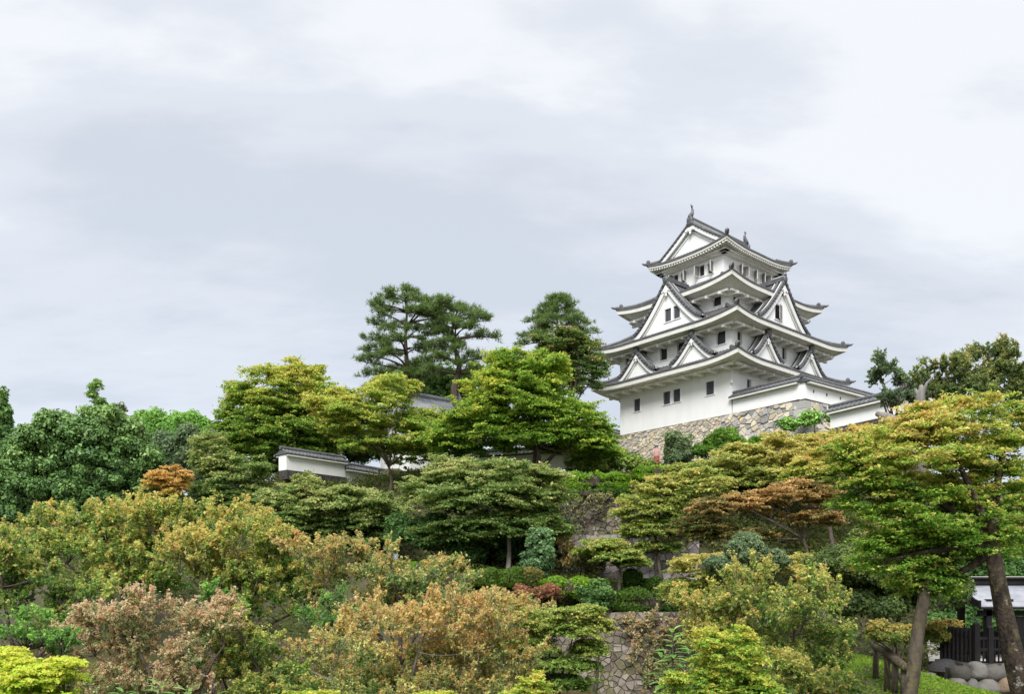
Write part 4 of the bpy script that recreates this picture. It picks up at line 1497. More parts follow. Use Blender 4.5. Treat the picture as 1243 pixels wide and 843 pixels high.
plant('maple_tree', 'large round bright green maple with yellow tips left of the keep', 'tree', 48, [(630, 488, 72, 54), (586, 522, 60, 34), (684, 520, 58, 42), (640, 450, 54, 28), (718, 543, 36, 26), (556, 543, 42, 22), (650, 535, 60, 20)], 'pad', 'maple_green', 13, 3.3, seed=14, tone=.42, spread=.26, htone=.24, base=(645, 562), fork_xy=(645, 540), group='maples', stems=3, limbs=9, trunk_r=.16, cover=1.35, speck=.06)
# --- middle of the slope
plant('maple_tree', 'dark layered maple on a single pale trunk above the clipped mounds', 'tree', 40, [(600, 578, 84, 24), (590, 606, 98, 28), (610, 642, 80, 22), (530, 600, 40, 24), (652, 600, 38, 32), (556, 648, 50, 20), (640, 632, 40, 22)], 'pad', 'maple_dark', 16, 3.4, seed=15, tone=.5, spread=.25, htone=.2, base=(616, 697), base_z=.4, fork_xy=(616, 640), bark='bark_pale', trunk_r=.15, flat=.14, group='maples', limbs=9, depth=.6, cover=1.3)
plant('maple_tree', 'low dark maple spreading in front of the white walls', 'tree', 43, [(405, 615, 80, 22), (360, 606, 38, 22), (440, 630, 60, 26), (372, 642, 58, 26), (326, 622, 34, 28), (376, 585, 16, 9), (430, 650, 60, 20)], 'pad', 'maple_dark', 14, 3.3, seed=16, tone=.52, spread=.24, flat=.16, group='maples', depth=.7, cover=1.3)
plant('evergreen_shrub', 'dark shrub under the layered maple, left of its pale trunk', 'shrub', 40.5, [(528, 655, 34, 26), (566, 672, 22, 22), (490, 650, 26, 22)], 'ball', 'evergreen', 10, 3.3, seed=17, tone=.2, spread=.2)
plant('evergreen_shrub', 'dark shrub filling the shade behind the pale trunk', 'shrub', 42.5, [(600, 670, 50, 26), (662, 655, 34, 34)], 'ball', 'evergreen', 10, 3.3, seed=47, tone=.12, spread=.2)
plant('conical_shrub', 'blue-green conical shrub right of the pale trunk', 'shrub', 37.2, [(656, 660, 17, 20), (655, 682, 22, 18), (647, 697, 18, 14)], 'ball', 'bluegreen', 6, 3.2, seed=18, frac=0, tone=.5, spread=.35)
plant('maple_tree', 'olive maple growing between the upper and middle retaining walls', 'tree', 39, [(788, 622, 46, 26), (735, 668, 40, 12), (806, 602, 46, 26), (848, 590, 44, 24), (790, 645, 44, 18), (800, 665, 30, 10)], 'pad', 'maple_olive', 12, 3.3, seed=19, tone=.55, flat=.18, group='maples', depth=.6, cover=1.15)
plant('maple_tree', 'little dark layered maple standing above the clipped hedge', 'tree', 36.4, [(748, 676, 34, 10), (736, 664, 26, 10), (768, 684, 26, 8)], 'pad', 'maple_olive', 9, 3.2, seed=20, tone=.45, base=(752, 713), base_z=-.35, fork_xy=(753, 692), flat=.2, trunk_r=.09, group='maples', cover=1.3)
plant('maple_tree', 'rusty brown layered maple below the keep', 'tree', 33, [(885, 616, 58, 16), (852, 640, 42, 13), (962, 602, 54, 20), (895, 650, 56, 9), (985, 630, 40, 14)], 'pad', 'brown', 11, 3.3, seed=21, tone=.42, spread=.4, flat=.15, base=(985, 690), fork_xy=(975, 655), group='maples', depth=.7, limbs=10, cover=1.05, speck=.15)
plant('maple_tree', 'olive-yellow maple just under the stone base', 'tree', 42, [(905, 562, 54, 24), (955, 552, 50, 24), (862, 576, 48, 20), (1000, 556, 50, 34), (930, 585, 70, 18)], 'pad', 'maple_olive', 10, 3.2, seed=22, tone=.72, spread=.28, group='maples', cover=1.2, speck=.12)
plant('maple_tree', 'gold maple between the ivy and the big right maple', 'tree', 37, [(985, 575, 40, 26), (1020, 560, 40, 34), (1050, 540, 36, 26)], 'pad', 'right_maple', 10, 3.2, seed=51, tone=.6, group='maples', speck=.1)
plant('round_shrub', 'round grey-green shrub in front of the stone base, beside the person', 'shrub', 50, [(823, 543, 17, 20), (822, 556, 19, 14)], 'ball', 'greygreen', 6, 3, seed=23, tone=.7, spread=.3, ragged=.05)
plant('round_shrub', 'deep green bush in front of the middle of the stone base', 'shrub', 49.3, [(878, 538, 20, 19), (906, 546, 26, 14), (860, 550, 14, 10)], 'ball', 'hedge_dark', 7, 3, seed=24, tone=.7, spread=.35)
plant('round_shrub', 'low olive bush left of the person at the foot of the stone base', 'shrub', 50.5, [(757, 562, 24, 14), (778, 566, 16, 10), (735, 556, 22, 16), (716, 566, 28, 18)], 'ball', 'maple_olive', 7, 3, seed=52, tone=.5, spread=.35)
plant('ivy', 'bright green ivy hanging on the grey cornerstones of the base', 'ivy', 50.3, [(968, 514, 22, 8), (990, 510, 22, 9), (955, 519, 12, 10)], 'ball', 'fresh', 5, 3.4, seed=25, tone=.6, spread=.3, depth=.25, gloss=True, ragged=.3)
plant('pine_shrub', 'dark feathery tree right of the low white walls', 'tree', 38, [(1072, 440, 13, 18), (1084, 462, 26, 18), (1092, 486, 34, 16), (1112, 468, 26, 18)], 'spray', 'greygreen', 8, 3, seed=26, tone=.5, base_z=4, inner=.3, cover=1.3, frac=4, dens=1.1)
plant('broadleaf_tree', 'loose green tree on the skyline at the right edge', 'tree', 34, [(1150, 458, 44, 28), (1198, 446, 44, 26), (1236, 450, 34, 38), (1222, 484, 38, 26), (1160, 480, 40, 20), (1128, 462, 24, 18)], 'spray', 'scrub', 11, 3, seed=27, tone=.36, dens=1.1, base_z=3, ragged=.3, inner=.3)
plant('evergreen_shrub', 'grey-green shrub below the rusty maple', 'shrub', 30, [(905, 672, 30, 20), (880, 690, 24, 16), (938, 682, 24, 16)], 'ball', 'greygreen', 8, 3.3, seed=28, tone=.5, spread=.4, base_z=-1.5)
plant('maple_tree', 'yellow-green maple on the slope between the middle retaining wall and the rusty maple', 'tree', 31, [(850, 690, 40, 20), (830, 720, 36, 20), (870, 715, 40, 22), (960, 690, 50, 20)], 'pad', 'maple_olive', 11, 3.3, seed=53, tone=.75, spread=.3, group='maples', speck=.12, base_z=-2.5)
plant('evergreen_shrub', 'dark thicket in the shade behind the leaning prop', 'shrub', 26, [(1030, 690, 50, 24), (1080, 700, 60, 34), (1060, 735, 50, 24), (1140, 720, 44, 30), (1100, 660, 70, 30)], 'ball', 'scrub', 11, 3.3, seed=54, tone=.3, spread=.3, base_z=-2.5)
# --- right
plant('maple_tree', 'big green and gold maple on the lichen-covered trunk at the right edge', 'tree', 13, [(1120, 554, 96, 54), (1186, 524, 74, 48), (1062, 588, 58, 44), (1128, 630, 90, 46), (1086, 676, 62, 34), (1206, 596, 62, 48), (1128, 702, 44, 32), (1222, 650, 50, 34, 1.0), (1030, 560, 36, 34), (1170, 660, 60, 34)], 'pad', 'right_maple', 17, 3.9, seed=29, tone=.33, spread=.26, htone=.30, base=(1262, 890, 12.4), base_z=-2.6, fork_xy=(1204, 664, 12.6), bark='bark_lichen', trunk_r=.2, group='maples', limbs=12, flat=.2, dens=.72, cover=1.35, low=-.8, ragged=.2, speck=.12)
plant('maple_tree', 'yellow-olive twiggy maple in the lower middle right', 'tree', 20.5, [(928, 722, 76, 40), (862, 740, 44, 34), (996, 722, 56, 38), (905, 790, 70, 50), (980, 795, 62, 48), (880, 770, 50, 40)], 'spray', 'olive_yellow', 13, 3.3, seed=30, tone=.46, dens=.8, group='maples', stems=3, inner=.5, ragged=.3, speck=.12, low=-.8)
plant('maple_tree', 'yellow and green maple at the bottom edge right of the big-leaved plant', 'tree', 14, [(884, 798, 46, 40), (846, 836, 46, 24), (905, 845, 44, 26)], 'pad', 'yellow', 11, 3.7, seed=31, tone=.3, spread=.34, group='maples', cover=1.2, speck=.12, low=-.8)
plant('maple_tree', 'olive-green maple at the bottom edge left of the grass strip', 'tree', 17.5, [(985, 826, 55, 32), (945, 842, 44, 24), (1015, 845, 26, 22)], 'spray', 'olive_yellow', 12, 3.4, seed=32, tone=.4, group='maples', inner=.5, ragged=.3)
plant('maple_tree', 'dark green layered maple overhanging the left of the lower stone corner', 'tree', 27, [(690, 766, 48, 14), (714, 790, 28, 13), (652, 756, 42, 16), (680, 808, 50, 12), (705, 745, 34, 12), (640, 785, 40, 16), (720, 760, 24, 10), (670, 830, 50, 12)], 'pad', 'maple_olive', 12, 3.4, seed=33, tone=.42, spread=.22, flat=.2, group='maples', cover=1.2)
# --- foreground scrub on the left
plant('cherry_tree', 'green and yellow cherry below the dark evergreens at left', 'tree', 31, [(108, 645, 80, 36), (50, 660, 60, 36), (176, 652, 62, 36), (230, 630, 46, 30), (190, 622, 40, 20), (120, 690, 90, 36)], 'spray', 'olive_yellow', 14, 3.3, seed=34, tone=.38, spread=.36, dens=1.0, group='cherries', inner=.5, ragged=.3, speck=.15)
plant('cherry_tree', 'olive cherry in the left middle below the dark layered maple', 'tree', 27, [(282, 660, 84, 40), (342, 684, 66, 40), (228, 690, 60, 36), (290, 715, 80, 44), (350, 720, 60, 40)], 'spray', 'olive_yellow', 14, 3.3, seed=35, tone=.46, spread=.36, dens=.95, group='cherries', inner=.5, ragged=.3, speck=.15)
plant('cherry_tree', 'yellow-orange cherry with bare grey twigs left of the blue board', 'tree', 25.5, [(420, 708, 84, 40), (500, 694, 60, 24), (384, 682, 48, 28), (545, 704, 46, 20), (452, 668, 34, 14), (470, 740, 80, 30), (540, 730, 60, 24)], 'spray', 'rust', 13, 3.2, seed=36, tone=.45, spread=.36, dens=.75, group='cherries', stems=2, inner=.5, ragged=.35, speck=.18)
plant('cherry_tree', 'low rust and green cherry along the foot of the terrace below the clipped mounds', 'tree', 32.5, [(580, 738, 60, 20), (635, 745, 40, 18), (530, 728, 40, 18), (600, 760, 60, 20)], 'spray', 'rust', 11, 3.2, seed=60, tone=.4, spread=.36, dens=.85, group='cherries', stems=2, inner=.5, ragged=.3, speck=.2)
plant('cherry_tree', 'orange cherry with pale forking stems in the bottom middle', 'tree', 19, [(480, 770, 98, 42), (568, 760, 72, 38), (420, 800, 90, 40), (602, 742, 44, 22), (545, 808, 80, 34), (620, 790, 50, 30), (470, 835, 110, 34), (570, 845, 90, 28), (400, 845, 70, 30)], 'spray', 'rust', 14, 3.3, seed=37, tone=.55, spread=.36, dens=.68, group='cherries', bark='bark_pale', stems=3, inner=.5, ragged=.35, speck=.2, low=-.8)
plant('cherry_tree', 'pinkish red shrubby cherry in the bottom left', 'tree', 17, [(190, 760, 78, 48), (140, 790, 66, 46), (242, 742, 52, 36), (195, 818, 76, 36), (110, 770, 50, 40), (180, 855, 110, 34)], 'spray', 'pink', 14, 3.2, seed=38, tone=.5, spread=.36, dens=.8, group='cherries', stems=3, inner=.5, ragged=.35, speck=.25, low=-.8)
plant('cherry_tree', 'olive shrubby cherry between the pinkish and the orange ones', 'tree', 17.8, [(294, 772, 58, 46), (334, 800, 62, 46), (285, 830, 60, 40), (330, 850, 70, 30)], 'spray', 'olive_yellow', 13, 3.2, seed=39, tone=.4, dens=.85, group='cherries', stems=2, inner=.5, ragged=.35, speck=.2, low=-.8)
plant('cherry_tree', 'green and gold cherry cut by the left edge above the lime maple', 'tree', 22, [(28, 712, 64, 46), (18, 680, 46, 36), (84, 732, 50, 38)], 'spray', 'olive_yellow', 13, 3.3, seed=40, frac=7, tone=.34, spread=.36, dens=.95, group='cherries', inner=.5, ragged=.3, speck=.15)
plant('evergreen_shrub', 'glossy green shrub at the left edge behind the lime maple', 'shrub', 12.5, [(34, 768, 46, 26), (72, 782, 34, 18)], 'spray', 'fresh', 12, 3.8, seed=41, low=-.8, inner=.3, tone=.4, spread=.35, ragged=.3)
plant('green_shrub', 'dark green shrub showing between the pinkish and olive cherries', 'shrub', 20, [(268, 745, 40, 30), (255, 790, 36, 30)], 'spray', 'fresh', 11, 3.5, seed=55, low=-.8, inner=.3, tone=.35, spread=.35, ragged=.3)
plant('green_shrub', 'green shrub deep among the orange twigs left of the bare forks', 'shrub', 23, [(410, 735, 26, 34), (395, 765, 30, 26)], 'spray', 'fresh', 9, 3.3, seed=56, low=-.8, inner=.3, dens=.7, tone=.35, spread=.35, ragged=.3)
plant('maple_tree', 'bright lime-green maple in the bottom left corner', 'tree', 8.2, [(40, 822, 54, 22), (76, 806, 22, 9), (8, 800, 28, 15), (30, 850, 64, 16)], 'pad', 'lime', 11, 3.8, seed=42, tone=.4, spread=.28, group='maples', dens=1.2, cover=1.5, ragged=.3)
plant('yellow_shrub', 'yellow tuft of maple leaves at the bottom edge under the orange cherry', 'shrub', 10.5, [(372, 852, 56, 14)], 'pad', 'yellow', 10, 3.6, seed=43, tone=.45, ragged=.3)
plant('yellow_shrub', 'yellow-green tuft at the bottom edge left of the dark hollow', 'shrub', 11, [(645, 838, 26, 20), (625, 852, 32, 12)], 'pad', 'yellow', 10, 3.6, seed=44, tone=.4, ragged=.3)
plant('yellow_shrub', 'low yellow tuft at the bottom edge between the other two', 'shrub', 10.8, [(540, 852, 46, 12)], 'pad', 'yellow', 10, 3.6, seed=45, tone=.5, ragged=.3)
plant('evergreen_shrub', 'dark green shrub hanging beside the top of the lower stone corner', 'shrub', 34.5, [(726, 722, 17, 14), (720, 738, 14, 14), (712, 728, 12, 10)], 'ball', 'evergreen', 7, 3.2, seed=46, tone=.4)
plant('creeper', 'dry pinkish creeper trailing over the face of the lower stone corner', 'creeper', 34.2, [(785, 775, 22, 36), (800, 805, 30, 40), (780, 756, 28, 12), (828, 770, 30, 26)], 'spray', 'pink', 9, 3.0, seed=57, tone=.5, dens=.7, depth=.18, inner=.1, base_z=-5.5, ragged=.3)
plant('creeper', 'dark leafless creeper and moss hanging on the upper retaining wall', 'creeper', 45.2, [(690, 618, 24, 18), (725, 610, 34, 10), (700, 645, 20, 14)], 'spray', 'scrub', 8, 3.0, seed=58, tone=.5, dens=.2, depth=.15, inner=.1, base_z=2.2, ragged=.3)
plant('dry_shrub', 'brown dry twiggy shrub on the bank between the conical shrub and the little maple', 'shrub', 40.5, [(705, 682, 30, 16), (728, 690, 20, 12), (688, 672, 18, 12)], 'spray', 'brown', 8, 3.0, seed=63, tone=.45, dens=.8, stems=3)
plant('evergreen_shrub', 'dark green hedge-like thicket behind the black timber gate', 'shrub', 35, [(1170, 700, 50, 40), (1230, 705, 50, 40), (1200, 760, 80, 36), (1270, 740, 40, 40)], 'ball', 'evergreen', 10, 3.3, seed=64, tone=.4, spread=.3, base_z=-2.8)
plant('red_shrub', 'dark red low shrub along the lip of the lower wall below the clipped mounds', 'shrub', 35.4, [(600, 728, 44, 9), (655, 722, 30, 10), (560, 730, 30, 8)], 'ball', 'redleaf', 7, 3.0, seed=59, tone=.45, spread=.3, ragged=.2, depth=.5)


# --- big leaved plants
def bigleaf(label, Y, stems, seed, scale=1.0):
    rng = np.random.default_rng(seed)
    b = pix(stems[0][0], stems[0][1], Y)
    root = empty('large_leaved_plant', b)
    tag(root, label, 'plant')
    lv, sm = MB(), MB()
    for bx, by, tx, ty in stems:
        p0, p1 = pix(bx, by, Y), pix(tx, ty, Y + .1)
        sm.tube(bez(p0, (p0 + p1) / 2 + rng.normal(size=3) * .05, p1, 6), [.022, .02, .018, .015, .012, .008], 6)
        n = int(np.linalg.norm(p1 - p0) / (.05 * scale)) + 4
        for k in range(n):
            t = .25 + .75 * k / (n - 1)
            o = p0 + (p1 - p0) * t
            an = k * 2.4 + rng.normal() * .3
            L_ = scale * rng.uniform(.30, .46) * (1.1 - .45 * t)
            up = .1 + 1.1 * max(0, t - .6)
            d = np.array([math.cos(an), math.sin(an), up])
            d /= np.linalg.norm(d)
            s = np.cross(d, [0, 0, 1.0])
            s /= np.linalg.norm(s) + 1e-6
            nrm = np.cross(s, d)
            c_ = tuple(ramp('bigleaf', np.array([rng.uniform(.2, .9)]))[0])
            P, m = [], 6
            for q in range(m + 1):
                u = q / m
                wv = L_ * .17 * math.sin(math.pi * min(1, u * .93 + .05)) ** .8
                cpt = o + d * L_ * (.12 + u) - np.array([0, 0, 1]) * .22 * L_ * u * u
                P += [cpt - s * wv + nrm * wv * .35, cpt, cpt + s * wv + nrm * wv * .35]
            fs = []
            for q in range(m):
                for e in range(2):
                    fs.append((q * 3 + e, q * 3 + e + 1, q * 3 + e + 4, q * 3 + e + 3))
            lv.add(P, fs, c_)
    lv.build('leaves', M['leaf'], root, smooth=True, col=True).location = tuple(-b)
    sm.build('stem', M['hedgestem'] if 'hedgestem' in M else M['bark'], root).location = tuple(-b)


bigleaf('tall plant with large pale green lance leaves in front of the lower stone corner', 15, [(818, 850, 817, 766), (826, 850, 838, 790), (812, 850, 803, 800)], 5)
bigleaf('broad-leaved green plants at the bottom edge below the pinkish cherry', 9.5, [(190, 868, 192, 832), (160, 872, 150, 842), (225, 870, 228, 838), (250, 875, 262, 845)], 6, .62)


# --- clipped hedges
def hedge(name, label, Y, px0, px1, py0, py1, dep, pal, seed, bumps=3, tone=.5, leafpx=2.6, group=None, Y2=None, round_=.5, cat='hedge', slope=0):
    """a clipped hedge: soft-edged block whose surface is close set with small leaves"""
    rng = np.random.default_rng(seed)
    a, b = pix(px0, (py0 + py1) / 2, Y), pix(px1, (py0 + py1) / 2, Y2 or Y)
    hz = (py1 - py0) / 2 * Y / F
    L_ = np.linalg.norm(b - a)
    ax = (b - a) / L_
    sd_ = np.array([-ax[1], ax[0], 0])
    sd_ /= np.linalg.norm(sd_)
    c = (a + b) / 2
    root = empty(name, c - [0, 0, hz])
    tag(root, label, cat, group)
    lf = leafpx * Y / F
    n = int(2.6 * (L_ * dep + 2 * L_ * 2 * hz + 2 * dep * hz) / (lf * lf * .31))
    d = unit(rng.normal(size=(n, 3)) + np.array([0, 0, .15]))
    e = round_
    ss = np.sign(d) * np.abs(d) ** e
    ss = ss / np.max(np.abs(ss), axis=1, keepdims=True) * (1 - .22 * (np.sort(np.abs(ss), axis=1)[:, 1:2] / np.max(np.abs(ss), axis=1, keepdims=True)) ** 3)
    u = ss[:, 0] * L_ / 2
    bmp = 1 + .12 * np.sin(u * bumps * 6.28 / L_ + seed) + .05 * np.sin(u * 4.1 + seed) + .04 * np.sin(ss[:, 1] * 6 + u * 2)
    dp = rng.uniform(.90, 1.04, n)
    P = c + ax * (u * dp)[:, None] + sd_ * (ss[:, 1] * dep / 2 * bmp * dp)[:, None] + np.array([0, 0, 1]) * (ss[:, 2] * hz * bmp * dp)[:, None]
    nn = ax * d[:, :1] + sd_ * d[:, 1:2] + np.array([0, 0, 1]) * d[:, 2:] + .5 * rng.normal(size=(n, 3))
    t = tone + .16 * rng.normal(size=n) + .2 * np.sin(P[:, 0] * 1.9 + seed) * np.sin(P[:, 2] * 3 + P[:, 1]) + (.38 * ss[:, 2] if pal == 'clip_rust' else 0)
    V, Qd, Cc = leaves(P, nn, lf, rng, ramp(pal, t) * rng.uniform(.8, 1.3, (n, 1)) * 1.35)
    o = link('foliage', np_mesh('foliage', V, Qd, M['leaf'], Cc), root)
    o.location = tuple(-(c - [0, 0, hz]))
    # dense twiggy inside
    m = MB()
    P = []
    for i in range(9):
        th = math.pi * i / 8
        P.append([c + ax * (L_ * .36 * math.copysign(abs(math.cos(ph)) ** .5, math.cos(ph)) * math.sin(th) ** .5) + sd_ * (dep * .34 * math.copysign(abs(math.sin(ph)) ** .5, math.sin(ph)) * math.sin(th) ** .5) + np.array([0, 0, -hz * .7 * math.cos(th)]) for ph in np.linspace(0, 2 * math.pi, 17)])
    m.grid(P)
    m.build('branches', M['bark'], root).location = tuple(-(c - [0, 0, hz]))


hedge('clipped_hedge', 'bright green clipped hedge on top of the upper retaining wall', 46.9, 674, 764, 575, 597, 1.6, 'hedge', 1, 4, .6)
hedge('clipped_hedge', 'bright hedge below the round grey-green shrub and the person', 48.6, 768, 824, 567, 584, 1.6, 'hedge', 2, 3, .6)
hedge('clipped_hedge', 'low dark trailing cover along the lip of the upper retaining wall', 45.9, 655, 770, 594, 606, .9, 'hedge_dark', 3, 5, .55)
hedge('clipped_hedge', 'long dark clipped hedge on the lower stone corner', 35.9, 738, 832, 716, 746, 1.5, 'hedge_dark', 4, 2, .55, Y2=36.6)
hedge('clipped_hedge', 'light green clipped hedge right of the blue-green conical shrub', 36.6, 652, 728, 702, 727, 1.6, 'hedge', 5, 3, .62)
hedge('clipped_hedge', 'flat clipped hedge at the foot of the pale blue board', 35, 470, 548, 682, 700, 1.4, 'hedge', 6, 2, .45)
for px_, wd, lab in ((586, 20, 'leftmost clipped mound under the pale trunk'), (618, 20, 'middle clipped mound at the foot of the pale trunk'), (645, 15, 'rust-tinged clipped mound beside the conical shrub')):
    hedge('clipped_mound', lab, 36.8, px_ - wd, px_ + wd, 691, 715, 1.4, 'hedge_dark' if wd > 15 else 'clip_rust', 10 + px_, 1, .75 if wd > 15 else .25, round_=.8, group='clipped mounds', cat='shrub')
for px_, py_, wd, lab in ((768, 701, 11, 'small round clipped mound beside the little maple'), (790, 710, 12, 'dark round clipped mound above the long hedge'), (808, 713, 12, 'rightmost dark mound above the long hedge')):
    hedge('clipped_mound', lab, 37.4, px_ - wd, px_ + wd, py_ - 8, py_ + 11, .95, 'hedge_dark', 20 + px_, 1, .4, round_=.85, group='clipped mounds', cat='shrub')
plant('clipped_tree', 'rust-topped clipped tree on the left of the leaning prop', 'shrub', 21.5, [(1070, 765, 18, 12), (1095, 770, 18, 11), (1084, 774, 30, 9)], 'ball', 'clip_rust', 6, 3.0, seed=61, tone=.45, htone=.3, base=(1090, 812), frac=0, stems=3, spread=.2)
plant('clipped_tree', 'rust-topped clipped tree beside the black fence', 'shrub', 27.6, [(1133, 766, 17, 11), (1154, 763, 15, 9), (1140, 775, 22, 9)], 'ball', 'clip_rust', 6, 3.0, seed=62, tone=.45, htone=.3, base=(1160, 800), frac=0, stems=2, spread=.2)

# ------------------------------------------------------------------ the gate corner at the right
GZ0 = -2.85
pa = MB()
pts = [pix(1128, 801, 28), pix(1260, 801, 28), pix(1290, 790, 33.5), pix(1125, 790, 33.5)]
P = []
for i in range(9):
    row = []
    for j in range(9):
        u, v = i / 8, j / 8
        q = (pts[0] * (1 - u) + pts[1] * u) * (1 - v) + (pts[3] * (1 - u) + pts[2] * u) * v
        row.append((q[0], q[1], max(ground(q[0], q[1]), -2.9) + .05))
    P.append(row)
pa.grid(P, flip=True)
tag(pa.build('path', M['path'], smooth=True), kind='structure')
gm = MB()
c = pix(1150, 812, 27.2)
P = []
for i in range(7):
    P.append([(c[0] + 0.62 * math.cos(a) * math.sin(math.pi / 2 * i / 6), c[1] + .6 * math.sin(a) * math.sin(math.pi / 2 * i / 6), -3.1 + .42 * math.cos(math.pi / 2 * i / 6)) for a in np.linspace(0, 2 * math.pi, 21)])
gm.grid(P, flip=True)
tag(gm.build('gravel_heap', M['gravel'], smooth=True), 'dark grey gravel heap at the foot of the boulder wall', 'gravel heap')

# boulder wall
wr_ = random.Random(11)
bw = empty('boulder_wall', pix(1195, 850, 25.6))
tag(bw, 'low wall of large rounded boulders under the black fence', 'stone wall')
bo = np.array(bw.location)
m = MB()


def boulder(mb, c, r, rng, colr):
    ph = [rng.uniform(0, 6.3) for _ in range(6)]
    P = []
    for i in range(17):
        t = math.pi * i / 16
        row = []
        for j in range(25):
            a = 2 * math.pi * j / 24
            d = np.array([math.sin(t) * math.cos(a), math.sin(t) * math.sin(a), -math.cos(t)])
            k = 1 + .13 * math.sin(d[0] * 3 + ph[0]) * math.cos(d[2] * 2.3 + ph[3]) + .09 * math.sin(d[2] * 4 + ph[1]) + .07 * math.sin(d[1] * 5 + ph[2] + d[0] * 4)
            k += .035 * math.sin(d[0] * 11 + ph[4] + 3 * d[2]) * math.sin(d[2] * 9 + ph[5] + 4 * d[1])
            k = min(k, 1.08 + .05 * math.sin(ph[2] + d[0] * 6))
            dd = np.sign(d) * np.abs(d) ** .82
            row.append(c + dd * np.array(r) * k)
        P.append(row)
    b = len(mb.v)
    mb.grid(P)
    for i in range(b, len(mb.v)):
        mb.c[i] = colr


BC = [(.15, .14, .125), (.11, .107, .10), (.19, .14, .095), (.15, .17, .155), (.075, .07, .06), (.17, .165, .15)]
for row in range(4):
    x = 1156 + wr_.uniform(-4, 4)
    while x < 1262:
        wpx = wr_.uniform(15, 26)
        py = 817 + row * 18 + wr_.uniform(-2, 2)
        q = pix(x + wpx / 2, py, 26.0 - row * .12)
        k = wr_.uniform(.75, 1.2)
        cc_ = BC[wr_.randrange(6)]
        boulder(m, q - bo, (wpx / 2 * 26 / F * 1.1, .34, .30), wr_, tuple(v * k for v in cc_))
        x += wpx * .93
m.build('boulders', M['stone'], bw, smooth=True, col=True)
m = MB()
q0, q1 = pix(1158, 812, 26.2) - bo, pix(1265, 812, 26.2) - bo
m.box(q0[0], q1[0], .35, 1.2, q0[2] - 3, q0[2] - .02)
m.build('wall_core', M['stone_back'], bw)

# black fence
fz = pix(1185, 806, 26.2)[2]
fe = empty('picket_fence', pix(1185, 806, 26.2))
tag(fe, 'black wooden fence with round-topped posts on the boulder wall', 'fence')
fo = np.array(fe.location)
q = lambda px: pix(px, 806, 26.2)[0] - fo[0]
for px_, hgt in ((1185, 1.32), (1201.5, 1.18), (1232, 1.2), (1256, 1.2)):
    m = MB()
    x = q(px_)
    m.box(x - .085, x + .085, -.085, .085, 0, hgt)
    m.ball((x, 0, hgt + .01), (.10, .10, .09), 10, 6)
    m.build('post', M['black'], fe)
m = MB()
m.box(q(1166), q(1262), -.14, .14, -.14, -.002)
m.bar((q(1181), 0, -.07), (q(1168), 1.5, -.07), .26, .13)
m.build('sill_rail', M['wood_dark'], fe)
m = MB()
for z in (.42, .80):
    m.box(q(1187), q(1260), -.03, .03, z, z + .09)
x = q(1189)
while x < q(1260):
    m.box(x - .02, x + .02, -.02, .02, 0, .86)
    x += .13
m.build('lattice_panel', M['black'], fe)
for k in range(9):
    a = np.array([q(1183.5), 0, 0]) * (1 - k / 9) + np.array([q(1168), 1.5, 0]) * k / 9
    m = MB()
    m.box(a[0] - .055, a[0] + .055, a[1] - .03, a[1] + .03, 0, 1.18 + (.14 if k in (0, 8) else 0))
    m.build('picket', M['black'], fe)
m = MB()
for z in (.35, .92):
    m.bar((q(1183.5), .05, z), (q(1168), 1.5, z), .05, .10)
m.build('rail', M['black'], fe)

# roofed gate
gt = empty('roofed_gate', pix(1215, 800, 29.5))
tag(gt, 'black timber gate with grey sheet-metal roof behind the lichen-covered trunk', 'gate')
go = np.array(gt.location)
X0, X1 = pix(1177, 0, 29)[0] - go[0], pix(1300, 0, 29)[0] - go[0]
zr, ze = pix(0, 710, 29.8)[2] - go[2], pix(0, 735, 28.4)[2] - go[2]
m = MB()
for s_, y0, y1 in ((-1, .3, -1.15), (1, .3, 1.75)):
    n = 28
    for t0, t1, dz in ((0, .25, 0), (.25, .5, .012), (.5, .75, .024), (.75, 1, .036)):
        P = []
        for k in range(n + 1):
            x = X0 + (X1 - X0) * k / n
            z_ = lambda t: zr + (ze - zr) * t + .10 * t * (t - 1) * 2
            P.append([(x + .22 * (1 - t0) * (-1 if k == 0 else 0) * 0, y0 + (y1 - y0) * t, z_(t) - dz) for t in (t0, (t0 + t1) / 2, t1)] + [(x, y0 + (y1 - y0) * t1, z_(t1) - dz - .045)])
        m.grid(P, flip=(s_ > 0))
m.build('roof', M['lime'], gt)
m = MB()
m.box(X0 - .3, X1, .16, .44, zr - .02, zr + .20)
m.box(X0 - .34, X1, .06, .54, zr + .20, zr + .27)
rd = m.build('ridge_cap', M['black'], gt)
m = MB()
m.box(X0 - .36, X1, .04, .56, zr + .272, zr + .30)
m.build('ridge_edge', M['path'], rd)
m = MB()
m.box(X0, X1, -1.13, -1.05, ze - .16, ze - .065)
for k in range(16):
    x = X0 + .15 + (X1 - X0 - .3) * k / 15
    m.bar((x, .3, zr - .13), (x, -1.08, ze - .12), .06, .08)
m.build('eave_beam', M['black'], gt)
m = MB()
for i in range(8):
    t, u = i / 8, (i + 1) / 8
    f_ = lambda t: (X0 - .02, .3 - 1.5 * t, zr + (ze - zr) * t - .10 + .16 * max(0, t - .7) ** 2 * 10)
    m.bar(f_(t), f_(u), .07, .24)
m.build('bargeboard', M['black'], gt)
for x, y in ((.55, -.7), (.55, 1.0), (1.35, -.7), (2.3, -.7), (3.4, -.7), (3.4, 1.0)):
    m = MB()
    m.box(X0 + x - .1, X0 + x + .1, y - .1, y + .1, -.2, ze + .2)
    m.build('post', M['black'], gt)
m = MB()
m.box(X0 + .2, X1, -.80, -.62, ze - .42, ze - .22)
m.build('beam', M['black'], gt)
m = MB()
m.box(X0 + 1.45, X0 + 2.2, -.72, -.68, .0, ze - .45)
m.build('door', M['black'], gt)
m = MB()
m.box(X0 + .65, X1, 1.05, 1.12, .0, .95)
